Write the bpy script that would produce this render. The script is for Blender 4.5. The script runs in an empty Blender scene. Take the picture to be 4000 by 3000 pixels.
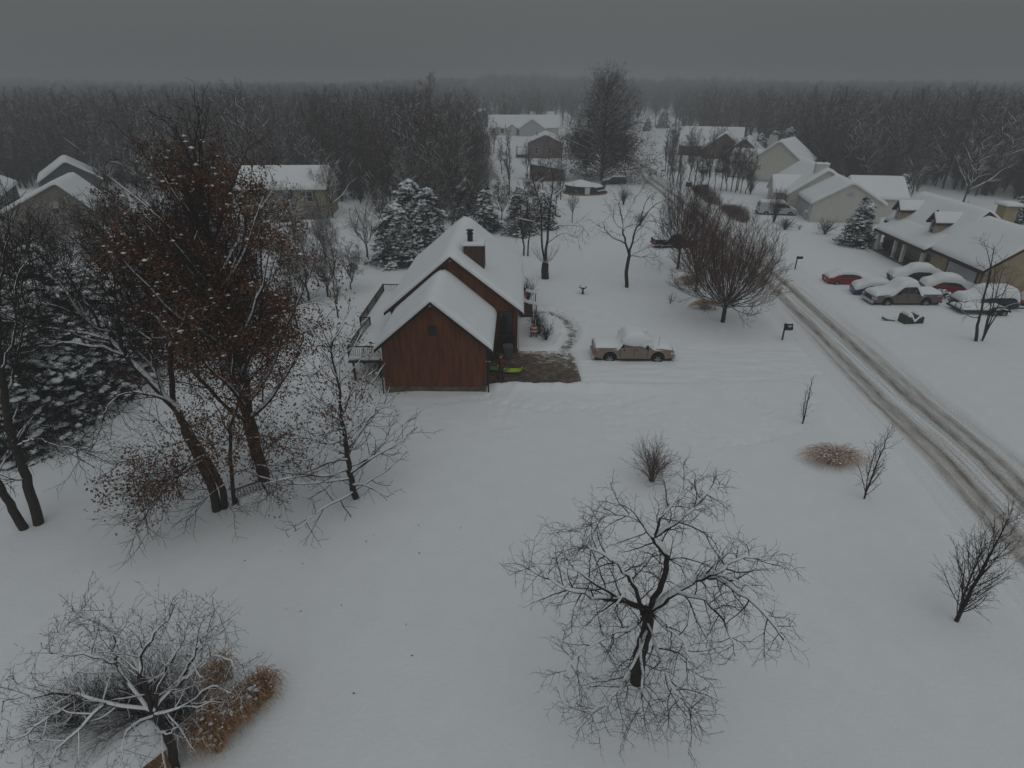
import bpy, bmesh, math, random
import numpy as np
from mathutils import Vector, Matrix

# ------------------------------------------------------------------ camera, sky, sun, exposure
sc = bpy.context.scene
COL = sc.collection
FPX, PITCH, HC = 2330.0, math.radians(26.5), 18.0
cam_d = bpy.data.cameras.new('camera'); cam = bpy.data.objects.new('camera', cam_d); COL.objects.link(cam)
cam_d.sensor_width = 36.0; cam_d.lens = FPX / 4000.0 * 36.0
cam_d.clip_start = 0.1; cam_d.clip_end = 6000
cam.location = (0, 0, HC); cam.rotation_euler = (math.radians(90) - PITCH, 0, 0)
sc.camera = cam
SUN_EL, SUN_AZ = math.radians(58), math.radians(170)
w = bpy.data.worlds.new('World'); sc.world = w; w.use_nodes = True
nt = w.node_tree; nt.nodes.clear()
wo = nt.nodes.new('ShaderNodeOutputWorld'); bg = nt.nodes.new('ShaderNodeBackground')
sky = nt.nodes.new('ShaderNodeTexSky'); sky.sky_type = 'NISHITA'; sky.sun_disc = False
sky.sun_elevation = SUN_EL; sky.sun_rotation = SUN_AZ; sky.dust_density = 6; sky.air_density = 1.5
tc = nt.nodes.new('ShaderNodeTexCoord'); sep = nt.nodes.new('ShaderNodeSeparateXYZ')
ramp = nt.nodes.new('ShaderNodeValToRGB')
# overcast sky: about three times brighter overhead than at the horizon
e = ramp.color_ramp.elements
e[0].position = 0.0; e[0].color = (1.16, 1.21, 1.235, 1)
e[1].position = 0.16; e[1].color = (1.32, 1.36, 1.38, 1)
e2 = ramp.color_ramp.elements.new(1.0); e2.color = (3.0, 3.22, 3.36, 1)
mix = nt.nodes.new('ShaderNodeMix'); mix.data_type = 'RGBA'; mix.inputs[0].default_value = 0.93
nt.links.new(tc.outputs['Generated'], sep.inputs[0]); nt.links.new(sep.outputs[2], ramp.inputs[0])
nt.links.new(sky.outputs[0], mix.inputs[6]); nt.links.new(ramp.outputs[0], mix.inputs[7])
nt.links.new(mix.outputs[2], bg.inputs[0]); bg.inputs[1].default_value = 0.1
nt.links.new(bg.outputs[0], wo.inputs[0])
sun_d = bpy.data.lights.new('sun', 'SUN'); sun_d.energy = 0.5; sun_d.angle = math.radians(100); sun_d.color = (1, .97, .93)
sun = bpy.data.objects.new('sun', sun_d); COL.objects.link(sun)
sd = Vector((math.sin(SUN_AZ) * math.cos(SUN_EL), math.cos(SUN_AZ) * math.cos(SUN_EL), math.sin(SUN_EL)))
sun.rotation_euler = (-sd).to_track_quat('-Z', 'Y').to_euler()
sc.view_settings.view_transform = 'Standard'; sc.view_settings.look = 'None'
sc.view_settings.gamma = 1; sc.view_settings.exposure = -0.14
sc.render.engine = 'CYCLES'
sc.cycles.use_denoising = True
sc.cycles.max_bounces = 4; sc.cycles.diffuse_bounces = 3; sc.cycles.volume_bounces = 1
sc.cycles.transparent_max_bounces = 4

# ------------------------------------------------------------------ helpers
def S(t): 
    t = min(1, max(0, t)); return t * t * (3 - 2 * t)
_rs = np.random.RandomState(5); _tab = _rs.rand(256, 256)
def vnoise(x, y):
    x = np.asarray(x, float); y = np.asarray(y, float)
    xi = np.floor(x).astype(int); yi = np.floor(y).astype(int); fx = x - xi; fy = y - yi
    fx = fx * fx * (3 - 2 * fx); fy = fy * fy * (3 - 2 * fy)
    g = lambda a, b: _tab[a & 255, b & 255]
    return (g(xi, yi) * (1 - fx) + g(xi + 1, yi) * fx) * (1 - fy) + (g(xi, yi + 1) * (1 - fx) + g(xi + 1, yi + 1) * fx) * fy
def fbm(x, y, o=3):
    s = 0; a = 1; t = 0
    for i in range(o): s = s + a * vnoise(x * 2 ** i + 17 * i, y * 2 ** i + 31 * i); t += a; a *= .5
    return s / t
def sstep(a, b, v):
    t = np.clip((v - a) / (b - a), 0, 1); return t * t * (3 - 2 * t)
ROAD = np.array([(0, 21.6), (12, 22.6), (22.5, 23.95), (27, 24.65), (34, 25.0), (46, 26.2), (57, 27.1), (100, 29), (136, 30), (157, 32.2), (172, 35.8), (191, 41.2), (215, 46.2), (262, 56), (330, 68)], float)
def road_x(y): return np.interp(y, ROAD[:, 0], ROAD[:, 1])
PATH = np.array([(1.9, 50.9), (3.0, 50.9), (4.0, 50.1), (4.7, 48.6), (5.0, 46.8), (4.9, 44.9), (4.3, 43.0), (3.7, 41.4)], float)
def seg_dist(x, y, P):
    d = np.full(np.shape(x), 1e9)
    for (ax, ay), (bx, by) in zip(P[:-1], P[1:]):
        vx, vy = bx - ax, by - ay; t = np.clip(((x - ax) * vx + (y - ay) * vy) / (vx * vx + vy * vy), 0, 1)
        d = np.minimum(d, np.hypot(x - ax - t * vx, y - ay - t * vy))
    return d
TRAILS = [[(4.5, 36.2), (6.5, 33.5), (10, 31.5), (12.5, 28.8), (17, 30), (19.5, 33.8)], [(-1.4, 33.6), (2, 32.6), (6, 32.9), (9.5, 34.6)], [(-1.5, 34.2), (-5, 33.4), (-8.2, 33.9)], [(6, 51.5), (9, 49), (9.5, 44), (8.6, 42.3)], [(14, 36.3), (16, 33), (15, 29.5), (13, 28.5)]]
_pr = np.random.RandomState(3); FEET = []
for tr_ in TRAILS:
    for (ax, ay), (bx, by) in zip(tr_[:-1], tr_[1:]):
        L_ = math.hypot(bx - ax, by - ay); n_ = int(L_ / .38)
        for i_ in range(n_):
            s__ = .14 if i_ % 2 else -.14; FEET.append((ax + (bx - ax) * i_ / n_ - (by - ay) / L_ * s__ + _pr.normal(0, .05), ay + (by - ay) * i_ / n_ + (bx - ax) / L_ * s__ + _pr.normal(0, .05)))
def prints(x, y):
    out = np.zeros(np.shape(x))
    if np.size(x) < 4: return out
    for fx, fy in FEET:
        m = (np.abs(x - fx) < .5) & (np.abs(y - fy) < .5)
        if m.any(): out[m] += .13 * np.exp(-((x[m] - fx) ** 2 + (y[m] - fy) ** 2) / .022)
    return np.minimum(out, .16)
def gzv(x, y):
    """height of the snow surface"""
    x = np.asarray(x, float); y = np.asarray(y, float)
    near = 1 - sstep(90, 160, y)
    z = (fbm(x / 14, y / 14, 2) - .5) * .35 * near
    z = z - .45 * sstep(-4.5, -12, x) * (1 - sstep(70, 100, y))
    z = z + (fbm(x / 3.1, y / 3.1, 2) - .5) * .05 * near
    z = z + sstep(380, 850, y) * (1 + 13 * (fbm(x / 230 + 3, y / 300, 2)))
    z = z + 6 * np.exp(-((x - 40) / 230) ** 2 - ((y - 880) / 170) ** 2)
    flat = sstep(9, 3, np.maximum(np.abs(x + 4) - 6, np.abs(y - 45) - 11)); z = z * (1 - flat * sstep(-7, -5, x))
    # road lies a little lower, with low ploughed banks
    dr = np.abs(x - road_x(y)); on = (y < 320)
    k = sstep(5.5, 3.4, dr) * on; z = z * (1 - k) + (-.16) * k
    z = z + .10 * np.exp(-((dr - 4.3) / .7) ** 2) * on * (.5 + fbm(x / 1.3, y / 2.5, 2)) * near
    # wheel ruts on the verge of the far side
    z = z - .05 * np.exp(-((x - road_x(y) - 5.6) / .22) ** 2) * on * near
    # packed drive and the shovelled patch in front of the garage
    cy = 39.1 + (x - 5) * .06
    kd = sstep(3.6, 2.5, np.abs(y - cy)) * sstep(-2.2, -1.7, x) * sstep(24, 21, x); z = z * (1 - kd) + (-.09) * kd
    z = z + kd * ((fbm(x / 2.2, y / .28, 2) - .5) * .16 + (fbm(x / .4, y / .3, 2) - .5) * .07)
    kb = sstep(3.08, 2.9, np.abs(y - 39.2)) * sstep(-2.1, -1.9, x) * sstep(4.95, 4.75, x); z = z * (1 - kb) + (-.22) * kb
    bank = np.exp(-((y - 35.7) / .5) ** 2) * sstep(-2, -1, x) * sstep(13, 5, x); z = z + bank * (.16 + .3 * fbm(x / .5, y / .4, 2))
    dp = seg_dist(x, y, PATH); kp = sstep(.75, .42, dp); z = z * (1 - kp) + (-.2) * kp
    tr = np.exp(-(np.maximum(dp - .5, 0) / .9) ** 2) * (dp > .5); z = z + tr * (fbm(x / .35, y / .35, 2) - .25) * .34 * (y > 42.2)
    # trampled snow round the house and south of the drive
    tk = sstep(7.5, 1.5, np.hypot((x - 3) / 2.2, y - 33)) + sstep(5, 1, seg_dist(x, y, np.array([(-6., 32.), (4, 31.5), (15, 27.5), (18, 33)])) * 2.2)
    z = z + np.clip(tk, 0, 1) * (fbm(x / .30, y / .30, 3) - .5) * .17 * sstep(.35, .6, fbm(x / 2.2 + 9, y / 2.2, 2))
    return z - prints(x, y)
def gz(x, y): return float(gzv(np.array([x]), np.array([y]))[0])
def ray(px, py):
    a = (px - 2000) / FPX; b = (py - 1500) / FPX
    return a, math.cos(PITCH) - b * math.sin(PITCH), -(math.sin(PITCH) + b * math.cos(PITCH))
def at(px, py, z=0.0):
    """survey point: where the sight line through a photo pixel meets height z"""
    x, y, q = ray(px, py); t = (z - HC) / q; return Vector((x * t, y * t, z))
def gp(px, py):
    z = 0.0
    for _ in range(4):
        v = at(px, py, z); z = gz(v.x, v.y)
    return Vector((v.x, v.y, z))
def atY(px, py, Y):
    x, y, q = ray(px, py); t = Y / y; return Vector((x * t, Y, HC + q * t))

# ---- materials
def mat(name, col, rough=.8, bump=0, bscale=8, var=0, vscale=4, col2=None, metal=0, stretch=None, spec=.3, coat=0):
    m = bpy.data.materials.new(name); m.use_nodes = True; n = m.node_tree; b = n.nodes['Principled BSDF']
    b.inputs['Roughness'].default_value = rough; b.inputs['Metallic'].default_value = metal
    b.inputs['Specular IOR Level'].default_value = spec; b.inputs['Coat Weight'].default_value = coat
    b.inputs['Base Color'].default_value = (*col, 1)
    if var or bump:
        t = n.nodes.new('ShaderNodeTexCoord'); mp = n.nodes.new('ShaderNodeMapping'); n.links.new(t.outputs['Object'], mp.inputs[0])
        if stretch: mp.inputs['Scale'].default_value = stretch
    if var:
        no = n.nodes.new('ShaderNodeTexNoise'); no.inputs['Scale'].default_value = vscale; no.inputs['Detail'].default_value = 6
        n.links.new(mp.outputs[0], no.inputs[0]); r = n.nodes.new('ShaderNodeValToRGB')
        c2 = col2 or tuple(c * (1 - var) for c in col); r.color_ramp.elements[0].position = .35; r.color_ramp.elements[1].position = .65
        r.color_ramp.elements[0].color = (*c2, 1); r.color_ramp.elements[1].color = (*col, 1)
        n.links.new(no.outputs[0], r.inputs[0]); n.links.new(r.outputs[0], b.inputs['Base Color'])
    if bump:
        nb = n.nodes.new('ShaderNodeTexNoise'); nb.inputs['Scale'].default_value = bscale; nb.inputs['Detail'].default_value = 5
        n.links.new(mp.outputs[0], nb.inputs[0]); bm_ = n.nodes.new('ShaderNodeBump'); bm_.inputs['Strength'].default_value = bump; bm_.inputs['Distance'].default_value = .05
        n.links.new(nb.outputs[0], bm_.inputs['Height']); n.links.new(bm_.outputs[0], b.inputs['Normal'])
    return m
def snowy(name, bark, bark2, lo=.35, hi=.6, snow=(.8, .84, .87), amount=.5):
    """bark whose up-facing sides carry snow in broken patches"""
    m = mat(name, bark, .95, 0, 8, .01, 6, bark2); n = m.node_tree; b = n.nodes['Principled BSDF']
    src = b.inputs['Base Color'].links[0].from_socket
    g = n.nodes.new('ShaderNodeNewGeometry'); s = n.nodes.new('ShaderNodeSeparateXYZ'); n.links.new(g.outputs['True Normal'], s.inputs[0])
    mr = n.nodes.new('ShaderNodeMapRange'); mr.inputs[1].default_value = lo; mr.inputs[2].default_value = hi
    n.links.new(s.outputs[2], mr.inputs[0])
    no = n.nodes.new('ShaderNodeTexNoise'); no.inputs['Scale'].default_value = 2.3; no.inputs['Detail'].default_value = 2
    t = n.nodes.new('ShaderNodeTexCoord'); n.links.new(t.outputs['Object'], no.inputs[0])
    m2 = n.nodes.new('ShaderNodeMapRange'); m2.inputs[1].default_value = .62 - .3 * amount; m2.inputs[2].default_value = .72 - .3 * amount; n.links.new(no.outputs[0], m2.inputs[0])
    mu = n.nodes.new('ShaderNodeMath'); mu.operation = 'MULTIPLY'; n.links.new(mr.outputs[0], mu.inputs[0]); n.links.new(m2.outputs[0], mu.inputs[1])
    mx = n.nodes.new('ShaderNodeMix'); mx.data_type = 'RGBA'; n.links.new(mu.outputs[0], mx.inputs[0]); n.links.new(src, mx.inputs[6]); mx.inputs[7].default_value = (*snow, 1)
    n.links.new(mx.outputs[2], b.inputs['Base Color'])
    return m
def siding(name, col, pitch=.2, vertical=False, col2=None, strength=.6):
    """clapboard or board siding in the object's own space"""
    m = mat(name, col, .8, 0, 8, .14, 1.5, col2, stretch=(3, 3, .35) if vertical else (1, 1, 1)); n = m.node_tree; b = n.nodes['Principled BSDF']
    t = n.nodes.new('ShaderNodeTexCoord'); s = n.nodes.new('ShaderNodeSeparateXYZ'); n.links.new(t.outputs['Object'], s.inputs[0])
    if vertical:
        ad = n.nodes.new('ShaderNodeMath'); ad.operation = 'ADD'; n.links.new(s.outputs[0], ad.inputs[0]); n.links.new(s.outputs[1], ad.inputs[1]); src = ad.outputs[0]
    else: src = s.outputs[2]
    dv = n.nodes.new('ShaderNodeMath'); dv.operation = 'DIVIDE'; dv.inputs[1].default_value = pitch; n.links.new(src, dv.inputs[0])
    fr = n.nodes.new('ShaderNodeMath'); fr.operation = 'FRACT'; n.links.new(dv.outputs[0], fr.inputs[0])
    bp = n.nodes.new('ShaderNodeBump'); bp.inputs['Strength'].default_value = strength; bp.inputs['Distance'].default_value = .03
    if vertical:
        r = n.nodes.new('ShaderNodeMapRange'); r.inputs[1].default_value = 0; r.inputs[2].default_value = .1; n.links.new(fr.outputs[0], r.inputs[0]); n.links.new(r.outputs[0], bp.inputs['Height'])
    else:
        r = n.nodes.new('ShaderNodeMath'); r.operation = 'SUBTRACT'; r.inputs[0].default_value = 1; n.links.new(fr.outputs[0], r.inputs[1]); n.links.new(r.outputs[0], bp.inputs['Height'])
    n.links.new(bp.outputs[0], b.inputs['Normal'])
    return m
M = {}
M['snow'] = mat('snow', (.80, .84, .865), .85, .5, 6, .03, .8, spec=.2)
M['snow_rough'] = mat('snow_rough', (.78, .82, .85), .9, 1.0, 18, .05, 3, spec=.2)
M['bark'] = snowy('bark', (.050, .040, .033), (.030, .025, .022), .55, .8, amount=.15)
M['bark_far'] = snowy('bark_far', (.062, .046, .040), (.042, .032, .029), .45, .7, amount=.35)
M['twig'] = snowy('twig', (.040, .031, .027), (.026, .021, .019), .75, .9, amount=.05)
M['twig_snow'] = snowy('twig_snow', (.046, .036, .031), (.030, .024, .022), .35, .6, amount=1.25)
M['twig_red'] = snowy('twig_red', (.155, .095, .072), (.09, .06, .048), .75, .9, amount=.05)
M['twig_far'] = snowy('twig_far', (.088, .060, .050), (.056, .041, .036), .4, .65, amount=1.0)
M['leaf'] = mat('oak_leaf', (.175, .072, .030), .85, 0, 8, .5, 5, (.080, .040, .024))
M['leaf_dull'] = mat('dull_leaf', (.090, .048, .028), .85, 0, 8, .5, 5, (.045, .028, .020))
M['needle'] = mat('needle', (.022, .033, .024), .9, 0, 8, .4, 3)
M['cedar'] = mat('cedar', (.030, .038, .030), .9, 0, 8, .4, 3)
M['grass'] = mat('dry_grass', (.56, .35, .20), .9, 0, 8, .5, 12, (.32, .18, .10))
M['grass_pale'] = mat('pale_grass', (.74, .58, .43), .9, 0, 8, .5, 12, (.48, .34, .24))
M['redwood'] = siding('redwood', (.165, .056, .024), .2, True, (.085, .033, .017))
M['redwood_trim'] = mat('redwood_trim', (.05, .026, .018), .8, 0, 8, .3, 6)
M['roof_dark'] = mat('roof_dark', (.022, .022, .022), .85)
M['concrete'] = mat('concrete', (.17, .15, .10), .9, .3, 20, .4, 2.5, (.08, .075, .05))
M['weathered'] = mat('weathered_wood', (.075, .055, .042), .85, .3, 20, .35, 8, (.045, .033, .027), stretch=(4, 4, .5))
M['cedar_wall'] = siding('cedar_box', (.095, .058, .040), .18, True, (.060, .038, .030))
M['glass'] = mat('window_glass', (.018, .021, .023), .12, spec=.5)
M['glass_blind'] = mat('window_blind', (.30, .31, .31), .4, spec=.5)
M['white'] = mat('white_paint', (.60, .61, .59), .6, 0, 8, .08, 3)
M['tan_brick'] = siding('tan_brick', (.40, .33, .22), .16, False, (.32, .26, .17), .5)
M['brown_trim'] = mat('brown_trim', (.042, .027, .022), .7)
M['cream_siding'] = siding('cream_siding', (.58, .58, .53), .22, False, (.53, .53, .48), .5)
M['grey_siding'] = siding('grey_siding', (.20, .18, .155), .22, False, (.17, .155, .13), .5)
M['slate_siding'] = siding('slate_siding', (.085, .1, .105), .22, False)
M['yellow_siding'] = siding('yellow_siding', (.27, .235, .135), .22, False, (.23, .20, .12), .5)
M['mauve_siding'] = siding('mauve_siding', (.165, .135, .135), .22, False, (.14, .115, .115), .5)
M['brick_red'] = mat('brick_red', (.12, .065, .05), .9, 0, 8, .3, 4)
M['pale_grey'] = mat('pale_grey', (.45, .47, .48), .7, 0, 8, .1, 3)
M['metal_dark'] = mat('dark_metal', (.03, .038, .038), .5, metal=.3)
M['black'] = mat('black_plastic', (.016, .016, .017), .6)
M['rubber'] = mat('rubber', (.014, .014, .014), .85)
M['rim'] = mat('rim_alloy', (.32, .32, .32), .4, metal=.6)
M['chrome'] = mat('chrome', (.45, .46, .47), .25, metal=.7)
M['tan_paint'] = mat('tan_paint', (.23, .19, .155), .4, coat=.3, var=.1, vscale=3)
M['taupe_paint'] = mat('taupe_paint', (.135, .115, .105), .4, coat=.3, var=.12, vscale=3)
M['red_paint'] = mat('red_paint', (.22, .018, .020), .35, coat=.3)
M['dark_red'] = mat('dark_red_paint', (.13, .018, .018), .35, coat=.3)
M['blue_paint'] = mat('blue_paint', (.030, .055, .13), .35, coat=.3)
M['navy'] = mat('navy_paint', (.020, .034, .065), .4, coat=.3)
M['white_car'] = mat('white_car_paint', (.50, .52, .53), .4, coat=.3, var=.08, vscale=3)
M['dark_green'] = mat('dark_teal_paint', (.016, .026, .028), .4, coat=.3)
M['amber'] = mat('amber_lens', (.5, .18, .03), .3)
M['lamp_red'] = mat('red_lens', (.45, .02, .02), .3)
M['bin'] = mat('grey_plastic', (.11, .125, .13), .6, 0, 8, .15, 4)
M['lime'] = mat('lime_plastic', (.36, .55, .035), .5)
M['green_plastic'] = mat('green_plastic', (.06, .22, .025), .5)
M['skin'] = mat('skin', (.35, .2, .15), .6)
M['coverall'] = mat('brown_canvas', (.16, .075, .04), .9, .2, 30, .25, 10)
M['red_coat'] = mat('red_cloth', (.5, .02, .02), .8)
M['dark_cloth'] = mat('dark_cloth', (.02, .02, .024), .9)
M['white_cloth'] = mat('white_cloth', (.6, .6, .6), .9)
M['olive'] = mat('olive_paint', (.045, .055, .035), .7, 0, 8, .2, 6)
M['pale_green'] = mat('pale_green', (.08, .12, .08), .7)
M['wood_orange'] = siding('wood_orange', (.24, .115, .045), .11, True, (.16, .08, .035))
M['stripe_red'] = mat('stripe_red', (.35, .03, .03), .5); M['stripe_blue'] = mat('stripe_blue', (.03, .05, .2), .5)

# ---- objects
def link(o, parent=None):
    COL.objects.link(o)
    if parent is not None: o.parent = parent
    return o
def tag(o, label=None, cat=None, group=None, kind=None):
    if label: o['label'] = label
    if cat: o['category'] = cat
    if group: o['group'] = group
    if kind: o['kind'] = kind
    return o
def empty(name, loc=(0, 0, 0), rz=0, label=None, cat=None, group=None):
    o = bpy.data.objects.new(name, None); o.location = loc; o.rotation_euler = (0, 0, rz); COL.objects.link(o)
    return tag(o, label, cat, group)
def np_mesh(name, V, faces, smooth=False, mats=None, mi=None):
    """faces: list of integer arrays (n,k)"""
    me = bpy.data.meshes.new(name); V = np.asarray(V, np.float32)
    me.vertices.add(len(V)); me.vertices.foreach_set('co', V.ravel())
    faces = [np.asarray(f, np.int32) for f in faces if len(f)]
    nl = sum(f.size for f in faces); nf = sum(len(f) for f in faces)
    me.loops.add(nl); me.polygons.add(nf)
    me.loops.foreach_set('vertex_index', np.concatenate([f.ravel() for f in faces]))
    tot = np.concatenate([np.full(len(f), f.shape[1], np.int32) for f in faces]); st = np.concatenate([[0], np.cumsum(tot)[:-1]]).astype(np.int32)
    me.polygons.foreach_set('loop_start', st); me.polygons.foreach_set('loop_total', tot)
    if smooth: me.polygons.foreach_set('use_smooth', np.ones(nf, bool))
    for m in (mats or []): me.materials.append(m)
    if mi is not None: me.polygons.foreach_set('material_index', np.asarray(mi, np.int32))
    me.update(calc_edges=True); me.validate()
    return me
class MB:
    """collects shapes, links them as ONE mesh object"""
    def __init__(s): s.v = []; s.f = []; s.T = Matrix()
    def add(s, vs, fs):
        n = len(s.v); s.v += [tuple(s.T @ Vector(p)) for p in vs]; s.f += [tuple(i + n for i in f) for f in fs]; return s
    def box(s, x0, x1, y0, y1, z0, z1):
        return s.add([(x0, y0, z0), (x1, y0, z0), (x1, y1, z0), (x0, y1, z0), (x0, y0, z1), (x1, y0, z1), (x1, y1, z1), (x0, y1, z1)],
                     [(0, 3, 2, 1), (4, 5, 6, 7), (0, 1, 5, 4), (1, 2, 6, 5), (2, 3, 7, 6), (3, 0, 4, 7)])
    def prism(s, poly, a0, a1, axis='y'):
        """poly in the plane across the axis: axis y -> (x,z); axis x -> (y,z); axis z -> (x,y)"""
        n = len(poly); q = {'y': lambda p, a: (p[0], a, p[1]), 'x': lambda p, a: (a, p[0], p[1]), 'z': lambda p, a: (p[0], p[1], a)}[axis]
        return s.add([q(p, a0) for p in poly] + [q(p, a1) for p in poly], [tuple(range(n)), tuple(range(2 * n - 1, n - 1, -1))] + [(i, i + n, (i + 1) % n + n, (i + 1) % n) for i in range(n)])
    def bar(s, a, b, r, r2=None, n=6):
        a = Vector(a); b = Vector(b); r2 = r if r2 is None else r2; d = (b - a).normalized(); u = d.orthogonal().normalized(); v = d.cross(u)
        ring = lambda c, q: [c + (u * math.cos(6.28318 * i / n) + v * math.sin(6.28318 * i / n)) * q for i in range(n)]
        return s.add(ring(a, r) + ring(b, r2), [tuple(range(n - 1, -1, -1)), tuple(range(n, 2 * n))] + [(i, (i + 1) % n, (i + 1) % n + n, i + n) for i in range(n)])
    def lathe(s, prof, c=(0, 0, 0), n=16):
        vs = [(c[0] + r * math.cos(6.28318 * i / n), c[1] + r * math.sin(6.28318 * i / n), c[2] + z) for r, z in prof for i in range(n)]
        fs = [(k * n + i, k * n + (i + 1) % n, (k + 1) * n + (i + 1) % n, (k + 1) * n + i) for k in range(len(prof) - 1) for i in range(n)]
        fs += [tuple(range(n - 1, -1, -1)), tuple((len(prof) - 1) * n + i for i in range(n))]
        return s.add(vs, fs)
    def blob(s, c, r, rng, n=8, m=5, j=.15):
        vs = [(c[0], c[1], c[2] - r[2])]
        for k in range(1, m):
            th = math.pi * k / m
            for i in range(n):
                q = 1 + rng.uniform(-j, j); a = 6.28318 * i / n
                vs.append((c[0] + r[0] * math.sin(th) * math.cos(a) * q, c[1] + r[1] * math.sin(th) * math.sin(a) * q, c[2] - r[2] * math.cos(th) * q))
        vs.append((c[0], c[1], c[2] + r[2])); L = len(vs) - 1; fs = []
        for i in range(n):
            fs.append((0, 1 + (i + 1) % n, 1 + i)); fs.append((L, L - n + i, L - n + (i + 1) % n))
            for k in range(m - 2): a = 1 + k * n; fs.append((a + i, a + (i + 1) % n, a + n + (i + 1) % n, a + n + i))
        return s.add(vs, fs)
    def build(s, name, m, parent=None, smooth=False, bevel=0, loc=None):
        me = bpy.data.meshes.new(name); me.from_pydata(s.v, [], s.f)
        bm = bmesh.new(); bm.from_mesh(me); bmesh.ops.recalc_face_normals(bm, faces=bm.faces); bm.to_mesh(me); bm.free()
        for k in (m if isinstance(m, (list, tuple)) else [m]): me.materials.append(k)
        if smooth: me.polygons.foreach_set('use_smooth', [True] * len(me.polygons))
        o = bpy.data.objects.new(name, me)
        if bevel:
            b = o.modifiers.new('bevel', 'BEVEL'); b.width = bevel; b.segments = 2; b.limit_method = 'ANGLE'
        if loc: o.location = loc
        return link(o, parent)
def part(name, m, parent, *boxes, **kw):
    b = MB()
    for q in boxes: b.box(*q)
    return b.build(name, m, parent, **kw)

# ------------------------------------------------------------------ ground, road, drive, path
def axis(*segs):
    out = []
    for a, b, s in segs: out += list(np.arange(a, b, s))
    out.append(segs[-1][1]); return np.array(out)
gx_ = axis((-2600, -600, 100), (-600, -200, 20), (-200, -60, 5), (-60, -14, .6), (-14, -2.4, .35), (-2.4, 6.2, .14), (6.2, 30, .17), (30, 34, .3), (34, 60, .7), (60, 200, 5), (200, 600, 20), (600, 2600, 100))
gy_ = axis((-60, 4, 4), (4, 26, .45), (26, 52.5, .17), (52.5, 70, .4), (70, 110, 1), (110, 340, 4), (340, 1000, 20), (1000, 3000, 100))
GX, GY = np.meshgrid(gx_, gy_); GZ = gzv(GX, GY)
nx, ny = len(gx_), len(gy_)
idx = np.arange(nx * ny).reshape(ny, nx)
Q = np.stack([idx[:-1, :-1], idx[:-1, 1:], idx[1:, 1:], idx[1:, :-1]], -1).reshape(-1, 4)
ground = link(bpy.data.objects.new('ground', np_mesh('ground', np.stack([GX, GY, GZ], -1).reshape(-1, 3), [Q], True, [M['snow']]))); tag(ground, kind='structure')

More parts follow.
